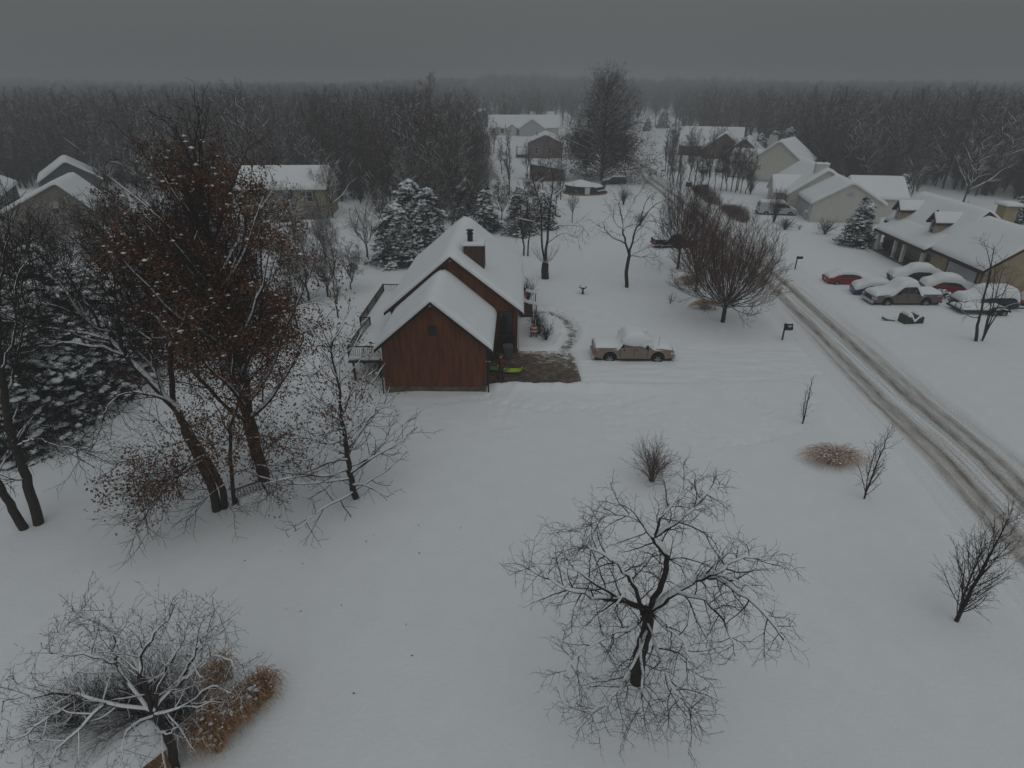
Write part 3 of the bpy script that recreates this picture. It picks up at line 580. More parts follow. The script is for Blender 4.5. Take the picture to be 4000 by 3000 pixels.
# ---- mauve house
H6 = empty('mauve_house', (9.2, 178, 0), -.06, 'grey mauve gabled house with two windows left of the great pyramid oak', 'house')
T = gable(H6, 0, 0, 0, -4.9, 4.9, 12, -2.5, 4.0, 6.1, M['mauve_siding'], M['white'], th=.3, oh=.5, rake=.16, seed=71)
wall_window(H6, T, -2.3, 1.3, .9, 1.5); wall_window(H6, T, 1.3, 1.3, .9, 1.5)
q = MB(); q.bar((-2.4, 5, 4.8), (-2.4, 5, 6.6), .14); q.build('vent_pipe', M['metal_dark'], H6)
dk = MB(); dk.box(-8.2, -5.0, 1, 6, .2, .4); 
for x, y in ((-8.1, 1.1), (-8.1, 5.9), (-5.2, 1.1)): dk.bar((x, y, -2), (x, y, 2.9), .1, n=4)
dk.bar((-8.1, 1.1, 2.8), (-5.2, 1.1, 2.8), .08, n=4); dk.build('deck', M['brown_trim'], H6)
for x, z in ((-.2, 1),): pass
# ---- small tan outbuilding in front of it
H7 = empty('small_outbuilding', (7.8, 133, 0), .1, 'low tan shed with snowy lean roof between bare trees', 'shed')
b = MB(); b.prism([(-3.4, -.5), (3.4, -.5), (3.4, 2.2), (-3.4, 3.4)], 0, 5, 'x' if 0 else 'y'); b.build('wall', siding('shed_boards', (.11, .085, .055), .25, True), H7)
snow_sheet('roof_snow', -3.8, 3.8, -.4, 5.4, lambda A, B: 2.85 - .16 * A, .35, H7)
# ---- long ranch house
H8 = empty('ranch_house', (-9.5, 262, 0), -.02, 'long pale ranch house with a wide snow roof and front gable, far up the hill', 'house')
T = gable(H8, 28.5, 9, math.pi / 2, -4.5, 4.5, 28.5, -1.5, 3.2, 7.4, M['cream_siding'], M['white'], th=.3, oh=.5, seed=81)
gable(H8, 17.6, -1.2, 0, -5.2, 5.2, 6, -1.5, 2.8, 6.3, M['pale_grey'], M['white'], th=.25, oh=.4, names=('porch_wall', 'porch_roof', 'porch_snow'), seed=82)
gable(H8, 9.5, 2.2, 0, -1.8, 1.8, 3, -1.5, 2.8, 4.3, M['cream_siding'], M['white'], th=.2, oh=.3, names=('entry_wall', 'entry_roof', 'entry_snow'), seed=83)
for x in (-.2 + 2.0, 5.4, 12.6): wall_window(H8, Matrix(), x, .9, 1.3, 1.5, 'y', 4.5, fw=.12)
# ---- yellow house
H9 = empty('yellow_house', (-28.0, 92.5, 0), .06, 'yellow sided house with dark shutters and snowy roof behind the big oak', 'house')
T = gable(H9, 0, 3.6, math.pi / 2, -3.6, 4.6, 12.5, -.6, 4.5, 7.0, M['yellow_siding'], M['white'], th=.3, oh=.35, rake=.18, seed=91)
for x in (-2.3, -5.6, -9.2): wall_window(H9, Matrix(), x, 2.6, .85, 1.35, 'y', 0, shut='slate_siding')
o = part('lower_wall', M['mauve_siding'], H9, (-4.6, -.02, -.12, .1, -.8, 2.0))
q = part('deck', M['redwood_trim'], H9, (-8.4, -5.4, -2.0, -.1, -.5, 1.1))
# ---- left houses
H10 = empty('grey_house', (-62, 84.6, 0), .38, 'grey brown sided house with a long snowy gable roof at the left edge', 'house')
T = gable(H10, 0, 0, 0, -7.6, 3.6, 10, -.5, 2.4, 6.2, M['grey_siding'], M['white'], th=.35, oh=.35, rake=.18, xc=0, seed=95)
wall_window(H10, T, -.9, 2.3, .8, 1.5, glass='glass', pane2='glass_blind')
H11 = empty('slate_house', (-84, 92, 0), .5, 'dark slate sided house with snowy roof behind the grey brown house', 'house')
gable(H11, 0, 0, 0, -6, 6, 14, -.5, 3.2, 6.4, M['slate_siding'], M['white'], th=.35, oh=.35, seed=97)
gable(H11, 14, 14, .1, -4.5, 4.5, 10, -.5, 3.2, 6.2, M['slate_siding'], M['white'], th=.35, oh=.35, names=('wing_wall', 'wing_roof', 'wing_snow'), seed=98)
q = MB(); q.lathe([(.5, 0), (.5, .9), (.8, .95), (.7, 1.3)], (10.5, 13, 5.6), 8); q.build('chimney', M['metal_dark'], H11)
# ---- far houses that show as roofs
for nm, lb, c, a, w_, l_, zr in (('far_house', 'pale steep snow roof beyond the long ranch house', (-3.5, 372, 0), .0, 9, 14, 11),
      ('far_house', 'low dark house with snow roof left beyond the ranch house', (-14, 322, 0), .3, 10, 14, 8),
      ('far_house', 'long flat snow roof at the forest edge above the tan dormer house', (133, 236, 0), 1.45, 10, 34, 5.5),
      ('far_house', 'small snow roof right beyond the ranch house', (22, 345, 0), 1.4, 9, 12, 6),
      ('far_house', 'pale snow roof among trees at the far left', (-150, 165, 0), 1.3, 12, 24, 6)):
    h = empty(nm, c, a, lb, 'house', 'houses among the trees far away')
    gable(h, 0, 0, 0, -w_ / 2, w_ / 2, l_, -1, zr * .5, zr, M['mauve_siding'], M['brown_trim'], th=.3, oh=.5, seed=c[1])
# ---- above-ground pool with slumped cover
PC = gp(2285, 752); G = empty('swimming_pool', (PC.x, PC.y, PC.z), 0, 'round above-ground pool with a slumped snowy cover left of the dark car', 'pool')
b = MB(); b.lathe([(4.6, -.2), (4.6, 1.35), (4.7, 1.4), (4.7, 1.5), (4.4, 1.5), (4.4, 1.1)], n=32); b.build('pool_wall', M['metal_dark'], G)
def cover(A, B):
    r = np.hypot(A, B); return 1.55 - .9 * np.clip((r - 3.2) / 1.4, 0, 1) ** 2 * (A > 1.5) + .9 * np.exp(-((A + 1.2) ** 2 + B * B) / 5) - 1.2 * (r > 4.85) * np.clip(r - 4.85, 0, 1)
n = 30; rr = np.linspace(0, 4.85, 12); aa = np.linspace(0, 2 * math.pi, n, endpoint=False); V = np.array([(r * math.cos(t), r * math.sin(t), 0) for r in rr for t in aa]); V[:, 2] = cover(V[:, 0], V[:, 1]) + .15
Q = np.array([(k * n + i, k * n + (i + 1) % n, (k + 1) * n + (i + 1) % n, (k + 1) * n + i) for k in range(11) for i in range(n)])
link(bpy.data.objects.new('cover', np_mesh('cover', V, [Q], True, [M['snow']])), G)
b = MB(); b.box(-.6, .5, -4.9, -4.72, 0, 1.6); b.build('ladder', M['white'], G)
b = MB(); b.lathe([(5.1, -.3), (5.1, .25), (4.75, .3)], n=32); b.build('pool_skirt', M['wood_orange'], G)
G.scale = (.82, .82, .9)
# ---- little wooden playhouse under the near left tree (roof snow and boards in view)
c = at(492, 2905, 1.6); G = empty('wooden_shed', (c.x - .05, c.y - .05, 0), math.radians(-38), 'small orange wood shed with a snow-capped roof under the near left tree', 'shed')
gable(G, 0, -1.0, 0, -.62, .62, 2.0, -.3, 1.2, 1.62, M['wood_orange'], M['roof_dark'], oh=.12, th=.2, rake=.05, seed=77)
G.scale = (.74, .74, .95)

# ------------------------------------------------------------------ vehicles (local x forward, z up)
def outline(L, zb, top, wheels, R):
    """closed side outline: bottom edge with wheel arches, then the top line from front to rear"""
    pts = [(-L / 2 + .02, zb + .12)]
    for wx in sorted(wheels):
        pts.append((wx - R, zb))
        for i in range(1, 9): a = math.pi * (1 - i / 9); pts.append((wx + R * math.cos(a), zb + .02 + R * math.sin(a) * .92))
        pts.append((wx + R, zb))
    pts.append((L / 2 - .02, zb + .12))
    return pts + list(reversed(top))
def shell(poly, W, z0, z1, name, m, par, tumble=.0, bevel=.05):
    b = MB(); b.prism(poly, -W / 2, W / 2)
    b.v = [(x, y * (1 - tumble * max(0, (z - z0) / (z1 - z0))), z) for x, y, z in b.v]
    return b.build(name, m, par, bevel=bevel)
def wheel(par, x, s, W, R=.39, rimr=.24, rim='rim'):
    y = s * (W / 2 - .14); b = MB(); b.bar((x, y - .12, R), (x, y + .12, R), R, n=22); o = b.build('wheel', M['rubber'], par, bevel=.02)
    b = MB(); b.bar((x, y + s * .10, R), (x, y + s * .128, R), rimr, n=18)
    b.build('rim', M['black'], o)
    b = MB()
    for i in range(6):
        a = 6.28318 * i / 6; b.bar((x, y + s * .135, R), (x + math.cos(a) * rimr, y + s * .135, R + math.sin(a) * rimr), .035, .05, n=4)
    b.build('spokes', M[rim], o); return o
def snow_over(par, prof, W, th=.3, name='snow', edge=.25, seed=0, inset=.02, drop=.0):
    """rounded snow mass over a side profile prof = [(x, z)...] from front to rear"""
    px = np.array([p[0] for p in prof])[::-1]; pz = np.array([p[1] for p in prof])[::-1]
    def surf(A, B):
        z = np.interp(A, px, pz)
        for dx in (.08, .16, .24): z = np.maximum(z * 1, .5 * (np.interp(A - dx, px, pz) + np.interp(A + dx, px, pz)) * .5 + z * .5)
        hw = W / 2; return z - .10 * np.clip(np.abs(B) / hw, 0, 1) ** 4 - drop
    return snow_sheet(name, px.min() + inset, px.max() - inset, -W / 2 + inset, W / 2 - inset, surf, th, par, seed=seed, n=26, edge=edge)
def pickup(name, loc, rz, label, paint, L=5.8, W=1.98, group=None, snow=True, heavy=True, cabsnow=.42):
    G = empty(name, loc, rz, label, 'pickup truck', group); wx = [-1.75, 1.75]; R = .53; paintm = M[paint]
    bz = 1.17
    top = [(-L / 2, .55), (-L / 2 + .02, bz), (.2, bz), (1.2, bz), (2.0, bz - .03), (2.75, bz - .12), (L / 2, .95), (L / 2 + .01, .6)]
    shell(outline(L, .42, top, wx, R), W, .4, 1.3, 'body', paintm, G, .05)
    cab = [(-.75, bz - .02), (-.70, 1.90), (-.55, 1.96), (.5, 1.96), (.68, 1.90), (1.35, bz - .02)]
    c = shell(cab, W * .93, bz, 2.0, 'cabin', paintm, G, .14, .04)
    for s in (-1, 1):
        for q in ([(-.60, 1.27), (-.57, 1.80), (-.04, 1.80), (-.04, 1.27)], [(.06, 1.27), (.06, 1.80), (.46, 1.80), (.64, 1.68), (.98, 1.27)]):
            b = MB(); b.prism(q, -.01, .012); y0 = W * .93 / 2
            b.v = [(x, s * (y0 * (1 - .14 * (z - bz) / (2.0 - bz)) + .006) + y, z) for x, y, z in b.v]; b.build('window', M['glass'], c)
        b = MB(); b.box(.84, .98, s * (W / 2 + .02), s * (W / 2 + .2), 1.18, 1.4); b.build('mirror', M['black'], G)
        for x in (-.78, .12): b = MB(); b.box(x, x + .14, s * (W / 2 - .03), s * (W / 2 + .01), 1.02, 1.06); b.build('door_handle', M['black'], G)
        for x in (-1.0, .0, 1.0): b = MB(); b.box(x - .01, x + .01, min(s * (W / 2 - .04), s * (W / 2 + .002)), max(s * (W / 2 - .04), s * (W / 2 + .002)), .5, 1.12); b.build('door_gap', M['black'], G)
        b = MB(); b.box(-L / 2 - .015, -L / 2 + .1, min(s * (W / 2 - .17), s * (W / 2 + .012)), max(s * (W / 2 - .17), s * (W / 2 + .012)), .72, 1.08); b.build('taillight', M['lamp_red'], G)
        b = MB(); b.box(L / 2 - .25, L / 2 + .012, min(s * (W / 2 - .3), s * (W / 2 + .01)), max(s * (W / 2 - .3), s * (W / 2 + .01)), .74, .93); b.build('headlight', M['chrome'], G)
        b = MB(); b.box(L / 2 - .34, L / 2 - .24, min(s * (W / 2 - .1), s * (W / 2 + .014)), max(s * (W / 2 - .1), s * (W / 2 + .014)), .78, .92); b.build('indicator', M['amber'], G)
        for x in wx: wheel(G, x, s, W)
    part('underbody', M['black'], G, (-L / 2 + .1, L / 2 - .1, -W / 2 + .12, W / 2 - .12, .3, .75))
    part('bumper', M['chrome'], G, (L / 2 - .05, L / 2 + .14, -W / 2 + .02, W / 2 - .02, .42, .68), bevel=.03)
    part('bumper', M['chrome'], G, (-L / 2 - .14, -L / 2 + .04, -W / 2 + .02, W / 2 - .02, .42, .66), bevel=.03)
    part('grille', M['black'], G, (L / 2 - .02, L / 2 + .03, -.52, .52, .7, .92))
    part('licence_plate', M['white'], G, (L / 2 + .14, L / 2 + .155, -.17, .17, .48, .6))
    part('side_step', M['black'], G, (-.9, 1.1, -W / 2 - .06, -W / 2 + .05, .38, .43))
    if snow:
        snow_over(G, [(L / 2 - .08, .97), (2.3, 1.08), (1.35, 1.16), (.95, 1.55), (.60, 1.94), (-.55, 1.96), (-.74, 1.80), (-.90, 1.4), (-1.1, 1.16), (-1.5, 1.08), (-2.4, 1.07), (-L / 2 + .02, 1.12)], W * .985, cabsnow, seed=loc[0])
    return G
def sedan(name, loc, rz, label, paint, L=4.6, W=1.78, group=None, cover=.34, side=.55, cat='car', glass_vis=False, H=1.42):
    """low car under a thick snow load; side = height down to which the flanks are bare"""
    G = empty(name, loc, rz, label, cat, group); wx = [-1.35, 1.38]; p = M[paint]
    top = [(-L / 2, .5), (-L / 2 + .05, .88), (-1.5, .95), (.9, .93), (2.0, .80), (L / 2, .66), (L / 2 + .01, .45)]
    shell(outline(L, .27, top, wx, .38), W, .3, 1.0, 'body', p, G, .04, .06)
    c = shell([(-1.75, .9), (-1.1, H - .06), (-.8, H), (.2, H), (.45, H - .06), (1.15, .9)], W * .9, .9, H, 'cabin', p, G, .2, .05)
    for s in (-1, 1):
        for q in ([(-1.25, .97), (-.95, H - .12), (-.42, H - .1), (-.42, .97)], [(-.34, .97), (-.34, H - .1), (.2, H - .1), (.36, H - .16), (.85, .97)]):
            b = MB(); b.prism(q, -.008, .01); y0 = W * .45
            b.v = [(x, s * (y0 * (1 - .2 * (z - .9) / (H - .9)) + .006) + y, z) for x, y, z in b.v]; b.build('window', M['glass'], c)
        b = MB(); b.box(.72, .86, min(s * W / 2, s * (W / 2 + .14)), max(s * W / 2, s * (W / 2 + .14)), .95, 1.06); b.build('mirror', p, G)
        b = MB(); b.box(-L / 2 - .012, -L / 2 + .1, min(s * (W / 2 - .35), s * (W / 2 - .01)), max(s * (W / 2 - .35), s * (W / 2 - .01)), .66, .80); b.build('taillight', M['lamp_red'], G)
        b = MB(); b.box(L / 2 - .12, L / 2 + .012, min(s * (W / 2 - .4), s * (W / 2 - .03)), max(s * (W / 2 - .4), s * (W / 2 - .03)), .5, .63); b.build('headlight', M['chrome'], G)
        for x in wx: wheel(G, x, s, W, .32, .21)
    part('underbody', M['black'], G, (-L / 2 + .1, L / 2 - .1, -W / 2 + .12, W / 2 - .12, .2, .55))
    part('licence_plate', M['white'], G, (-L / 2 - .02, -L / 2 - .01, -.22, .22, .6, .72))
    zt = .96 if side > .5 else .8
    if cover: snow_over(G, [(L / 2 - .04, .68), (2.0, .78), (1.15, .92), (.6, H - .12), (.1, H), (-.9, H), (-1.3, H - .18), (-1.8, .96), (-L / 2 + .05, .90)], W * (1.0 if not glass_vis else .82), cover, seed=loc[1], edge=.32)
    return G
def on(px, py, dz=-.16): v = gp(px, py); return (v.x, v.y, v.z + dz)
# tan pickup in the drive
a = at(2318, 1400, 0); b_ = at(2624, 1396, 0); c = ((a.x + b_.x) / 2, 40.95, -.36)
P1 = pickup('pickup_truck', c, math.atan2(-.12, 5.9), 'tan pickup truck parked in the drive beside the shovelled patch, heaped with snow', 'tan_paint', cabsnow=.2)
P1.scale = (1, 1, 1.12)
for s_ in (-1, 1):
    b = MB(); b.blob((.1, s_ * .93, 1.70), (1.15, .13, .40), random.Random(4), 16, 8, .06); b.blob((.9, s_ * .93, 1.42), (.5, .12, .22), random.Random(5), 12, 6, .08); b.build('side_snow', M['snow'], P1, True)
an = MB(); an.bar((1.75, -.8, 1.1), (1.75, -.8, 1.95), .012); an.build('antenna', M['black'], P1)
# taupe pickup over the road, nose towards the road
q = gp(3537, 1192); P2 = pickup('pickup_truck', (q.x, q.y + .9, -.2), math.pi + .0, 'taupe crew cab pickup with snowy hood facing the road in the crowded parking row', 'taupe_paint', L=6.2, W=2.0, cabsnow=.3)
P2.scale = (1, 1, 1.1)
q = gp(3425, 1150); P3 = sedan('parked_car', (q.x, q.y, -.2), math.pi * -.09, 'blue car seen from behind, half hidden by the taupe pickup, roof deep in snow', 'blue_paint', cover=.38)
q = gp(3308, 1103); P4 = sedan('parked_car', (q.x, q.y, -.2), -.06, 'dark red low car with black roof frame, front of the row by the road', 'red_paint', cover=.22, glass_vis=True, L=4.5)
q = gp(3570, 1100); P5 = sedan('parked_car', (q.x, q.y, -.1), math.pi + math.radians(-14), 'black and red car under a big snow dome nearest the tan house porch', 'black', cover=.5, L=4.9, H=1.5)
part('rear_lamp_bar', M['lamp_red'], P5, (2.2, 2.47, .35, .8, .6, .72))
q = gp(3700, 1142); P6 = sedan('parked_car', (q.x, q.y, -.1), math.radians(-14), 'bright red car under a snow dome between the pickup and the garage door', 'red_paint', cover=.48, L=4.9, H=1.5)
def big_suv(name, loc, rz, label, paint, L=4.9, W=1.9, cover=.35, drop=.0, H=1.75, cat='car'):
    G = empty(name, loc, rz, label, cat); p = M[paint]; wx = [-1.45, 1.5]
    top = [(-L / 2, .5), (-L / 2 + .04, 1.05), (1.2, 1.08), (2.1, 1.0), (L / 2, .82), (L / 2 + .01, .5)]
    shell(outline(L, .34, top, wx, .43), W, .3, 1.1, 'body', p, G, .04, .06)
    c = shell([(-L / 2 + .08, 1.03), (-L / 2 + .35, H - .06), (-1.8, H), (.3, H), (.55, H - .06), (1.3, 1.03)], W * .93, 1.0, H, 'cabin', p, G, .15, .06)
    for s in (-1, 1):
        for q in ([(-2.1, 1.12), (-1.95, H - .16), (-1.3, H - .14), (-1.3, 1.12)], [(-1.2, 1.12), (-1.2, H - .14), (-.42, H - .14), (-.42, 1.12)], [(-.34, 1.12), (-.34, H - .14), (.3, H - .14), (.5, H - .2), (1.0, 1.12)]):
            b = MB(); b.prism(q, -.008, .01); y0 = W * .465
            b.v = [(x, s * (y0 * (1 - .15 * (z - 1.0) / (H - 1.0)) + .006) + y, z) for x, y, z in b.v]; b.build('window', M['glass'], c)
        b = MB(); b.box(.8, .96, min(s * W / 2, s * (W / 2 + .17)), max(s * W / 2, s * (W / 2 + .17)), 1.1, 1.26); b.build('mirror', M['black'], G)
        b = MB(); b.box(-L / 2 - .012, -L / 2 + .1, min(s * (W / 2 - .18), s * (W / 2 + .005)), max(s * (W / 2 - .18), s * (W / 2 + .005)), .8, 1.03); b.build('taillight', M['lamp_red'], G)
        b = MB(); b.box(L / 2 - .12, L / 2 + .012, min(s * (W / 2 - .4), s * (W / 2 - .03)), max(s * (W / 2 - .4), s * (W / 2 - .03)), .62, .78); b.build('headlight', M['chrome'], G)
        for x in wx: wheel(G, x, s, W, .36, .23)
    part('underbody', M['black'], G, (-L / 2 + .1, L / 2 - .1, -W / 2 + .12, W / 2 - .12, .25, .65))
    if cover: snow_over(G, [(L / 2 - .1, .84), (2.1, 1.0), (1.3, 1.07), (.6, H - .1), (.1, H), (-1.9, H), (-2.2, H - .15), (-L / 2 + .04, 1.05)], W * (1.02 if drop else .84), cover, seed=loc[0], edge=.35, drop=drop)
    return G
q = gp(3862, 1208); P7 = big_suv('parked_car', (q.x, q.y + .9, -.2), math.pi - .03, 'navy car almost wholly buried in snow behind the multi-stem tree', 'navy', cover=.72, drop=.30, L=5.2)
P8 = sedan('parked_car', (48.9, 51.8, -.1), math.pi - .5, 'red car cut off by the right edge of the picture', 'red_paint', cover=.4)
P9 = big_suv('parked_car', (21.0, 128.5, -.12), math.pi + .06, 'dark green car parked by the pool under the pyramid oak', 'dark_green', cover=.14, L=5.0)
P10 = pickup('pickup_truck', (20.3, 74.8, -.12), 0.03, 'dark pickup behind the two upright trees, its red taillight showing', 'black', L=5.4, cabsnow=.08)
# white van (tall body, back doors to the road side)
V = at(3012, 842, 0); G = empty('parked_van', (41.6, 96.2, -.15), math.radians(-8), 'white van with dark windows parked before the cream house', 'van')
wx = [-1.7, 1.9]; L = 5.8; W = 2.0
shell(outline(L, .35, [(-L / 2, .5), (-L / 2 + .05, 1.2), (2.0, 1.2), (2.7, 1.02), (L / 2, .85), (L / 2 + .01, .5)], wx, .42), W, .3, 1.2, 'body', M['white_car'], G, .02, .06)
c = shell([(-L / 2 + .06, 1.18), (-L / 2 + .18, 2.0), (-2.4, 2.08), (.9, 2.08), (1.2, 1.98), (2.1, 1.18)], W * .97, 1.2, 2.08, 'upper_body', M['white_car'], G, .12, .08)
for s in (-1, 1):
    for q in ([(-.3, 1.3), (-.3, 1.82), (.35, 1.82), (.35, 1.3)], [(.42, 1.3), (.42, 1.82), (1.05, 1.82), (1.05, 1.3)], [(1.12, 1.3), (1.12, 1.8), (1.3, 1.72), (1.75, 1.3)]):
        b = MB(); b.prism(q, -.008, .01); b.v = [(x, s * (W * .485 * (1 - .12 * (z - 1.2) / .88) + .008) + y, z) for x, y, z in b.v]; b.build('window', M['glass'], c)
    for x in wx: wheel(G, x, s, W, .37, .22)
    b = MB(); b.box(-L / 2 + .03, -L / 2 + .1, min(s * .1, s * .75), max(s * .1, s * .75), 1.35, 1.8); b.build('rear_window', M['glass'], c)
    b = MB(); b.box(-L / 2 - .012, -L / 2 + .1, min(s * .8, s * .99), max(s * .8, s * .99), .8, 1.15); b.build('taillight', M['dark_red'], G)
part('bumper', M['black'], G, (-L / 2 - .14, -L / 2 + .02, -.95, .95, .38, .55)); part('underbody', M['black'], G, (-L / 2 + .1, L / 2 - .1, -.85, .85, .25, .65))
snow_sheet('snow', -L / 2 + .2, 1.0, -.86, .86, lambda A, B: 2.06 + 0 * A, .2, G, seed=2, n=10)
snow_sheet('snow', 1.9, L / 2 - .1, -.9, .9, lambda A, B: 1.16 - (A - 1.9) * .3, .16, G, seed=3, n=8)
# two half-buried far cars behind the hedge trees
for i, (px, py, lb) in enumerate(((2830, 672, 'snow mound of a parked car behind the hedge trees, nearer the white house'), (2745, 672, 'dark car under snow behind the hedge trees, nearer the road'))):
    v = gp(px, py); sedan('parked_car', (v.x, v.y, v.z - .1), .4 + i, lb, 'black', cover=.4)
# trailer
G = empty('flatbed_trailer', (42.6, 50.6, -.1), -.035, 'black low trailer with curved fender behind the taupe pickup', 'trailer')
b = MB()
for x in (-3.1, 1.0):
    pass
b.box(-3.2, 1.0, -1.05, -.97, .42, .56); b.box(-3.2, 1.0, .97, 1.05, .42, .56); b.box(-3.2, -3.1, -1, 1, .42, .56)
for i in range(6): b.box(-3.0 + i * .8, -2.94 + i * .8, -.97, .97, .42, .5)
b.box(1.0, 3.0, -.06, .06, .4, .5); b.build('frame', M['metal_dark'], G)
for s in (-1, 1):
    b = MB(); x0 = .0; pts = [(x0 + 1.5 * math.cos(a) * .6, .5 + .42 * math.sin(a)) for a in [math.pi * i / 10 for i in range(11)]]
    for p, q in zip(pts[:-1], pts[1:]): b.prism([p, q, (q[0], q[1] - .06), (p[0], p[1] - .06)], s * 1.08 if s > 0 else -1.32, 1.32 if s > 0 else -1.08)
    b.build('fender', M['black'], G)
    for x in (-.42, .42): wheel(G, x, s, 2.5, .33, .18)
b = MB(); b.bar((-3.0, -.6, .5), (-3.0, -.6, .95), .035); b.bar((-3.0, .1, .5), (-3.0, .1, .95), .035); b.bar((-3.0, -.6, .95), (-3.0, .1, .95), .035); b.build('front_rack', M['metal_dark'], G)
snow_sheet('snow', -3.0, 1.0, -.95, .95, lambda A, B: .44 + 0 * A, .26, G, n=10)
# snowy brush pile behind the truck
rng = random.Random(8); v = (40.6, 54.4, 0); G = empty('brush_pile', v, 0, 'snow-dusted brush heap behind the tailgate of the taupe pickup', 'brush pile')
b = MB(); s2 = MB()
for i in range(46):
    a = Vector((rng.uniform(-.6, .6), rng.uniform(-.5, .5), rng.uniform(0, .4))); d = Vector((rng.uniform(-1, 1), rng.uniform(-1, 1), rng.uniform(0, .9))).normalized(); b.bar(a, a + d * rng.uniform(.4, .9), .03, .012, 4)
    if i % 2: s2.blob(a + d * .3 + Vector((0, 0, .15)), (.16, .14, .09), rng, 6, 4)
b.build('branches', M['bark'], G); s2.build('snow', M['snow'], G, True)

# ------------------------------------------------------------------ small things in the yards
def mailbox(px, py, label, h=1.15, rz=0.0, arm=True, dark='roof_dark', snow=True, plate=False):
    v = gp(px, py); G = empty('mailbox', v, rz, label, 'mailbox')
    b = MB(); b.box(-.05, .05, -.05, .05, -.3, h + (.25 if arm else 0)); b.build('post', M['weathered'], G)
    b = MB(); b.prism([(-.0 + .16 * math.cos(a) , h + .1 + .15 * math.sin(a)) for a in [math.pi * i / 8 for i in range(9)]] + [(-.16, h - .02), (.16, h - .02)], -.02, .55, 'x' if 0 else 'y')
    b.v = [(y, x, z) for x, y, z in b.v]; o = b.build('box', M[dark], G)
    if snow: s_ = MB(); s_.blob((.26, 0, h + .27), (.27, .12, .055), random.Random(px), 8, 5, .08); s_.build('snow', M['snow'], G, True)
    if plate: 
        part('newspaper_box', M['brown_trim'], G, (.04, .6, -.15, .15, h - .28, h - .04))
        part('number_plate', M['pale_grey'], G, (.18, .44, -.165, -.155, h - .01, h + .14))
    return G
mailbox(3055, 1328, 'dark mailbox on a wooden post at the end of the near drive', plate=True, arm=True)
mailbox(3105, 1052, 'small dark mailbox on a thin post across the road from the round tree', h=1.2, arm=False)
mailbox(2582, 692, 'mailbox with arm post beside the far hedge along the road', h=1.3)
mailbox(2767, 800, 'mailbox between the two long shrub beds', h=1.2, arm=False)
for px, py, lb in ((2690, 728, 'small grey utility box at the foot of the hedge trees'), (2752, 738, 'dark bin with snow lid at the foot of the hedge trees')):
    v = gp(px, py); G = empty('utility_box', v, .2, lb, 'utility box'); part('cabinet', M['metal_dark'], G, (-.5, .5, -.4, .4, -.2, .8), bevel=.04); part('lid', M['snow'], G, (-.55, .55, -.45, .45, .8, 1.0), bevel=.08)
# green transformer box dug in snow
v = gp(3555, 1258); G = empty('transformer_box', (v.x, v.y, v.z - .1), .1, 'olive green box with snow heaped on its sloping lid, below the taupe pickup', 'utility box')
b = MB(); b.prism([(-.85, -.2), (.85, -.2), (.85, .62), (.45, .86), (-.85, .80)], -.45, .45); b.build('cabinet', M['olive'], G, bevel=.03)
snow_sheet('snow', -.7, .52, -.5, .5, lambda A, B: .78 - .05 * A - .45 * np.exp(-((A - .0) / .25) ** 2), .28, G, n=8)
v = gp(3470, 1252); G = empty('buried_lid', (v.x, v.y, v.z), -.35, 'thin pale green rim of a buried lid showing through the snow', 'lid')
b = MB(); b.prism([(-.55, .12), (-.2, -.02), (.55, -.12), (.5, .06), (-.1, .1), (-.52, .3)], -.08, .08); b.build('rim', M['pale_green'], G)
# bird bath
v = gp(2276, 1148); G = empty('bird_bath', v, 0, 'dark bird bath standing alone in the snowy lawn', 'bird bath')
b = MB(); b.lathe([(.17, -.2), (.12, .05), (.08, .3), (.1, .5)], n=12); b.build('pedestal', M['metal_dark'], G, True)
b = MB(); b.lathe([(.08, .48), (.34, .62), (.38, .74), (.33, .72), (.12, .6)], n=18); b.build('basin', M['metal_dark'], G, True)
b = MB(); b.blob((0, 0, .7), (.34, .34, .12), rng, 14, 6, .03); b.build('snow', M['snow'], G, True)
# bench under the oaks
v = gp(985, 1945); v.z -= .2; G = empty('park_bench', v, math.radians(38), 'dark metal garden bench buried to its seat under the oaks', 'bench')
b = MB(); b.bar((-.7, .25, .28), (.7, .25, .28), .035, n=4); b.bar((-.7, .32, .8), (.7, .32, .8), .04, n=4)
for i in range(9): x = -.6 + i * .15; b.bar((x, .26, .3), (x + .1, .32, .8), .016, n=4); b.bar((x + .1, .26, .3), (x, .32, .8), .016, n=4)
b.build('backrest', M['metal_dark'], G); part('seat', M['metal_dark'], G, (-.7, .7, -.2, .25, .22, .27))
for s_ in (-1, 1): q = MB(); q.bar((s_ * .7, .3, -.2), (s_ * .7, .32, .85), .035, n=4); q.bar((s_ * .7, -.25, -.2), (s_ * .7, -.25, .5), .03, n=4); q.bar((s_ * .7, -.25, .5), (s_ * .7, .3, .52), .03, n=4); q.build('armrest', M['metal_dark'], G)
snow_sheet('snow', -.68, .68, -.26, .22, lambda A, B: .26 + 0 * A, .14, G, n=5)
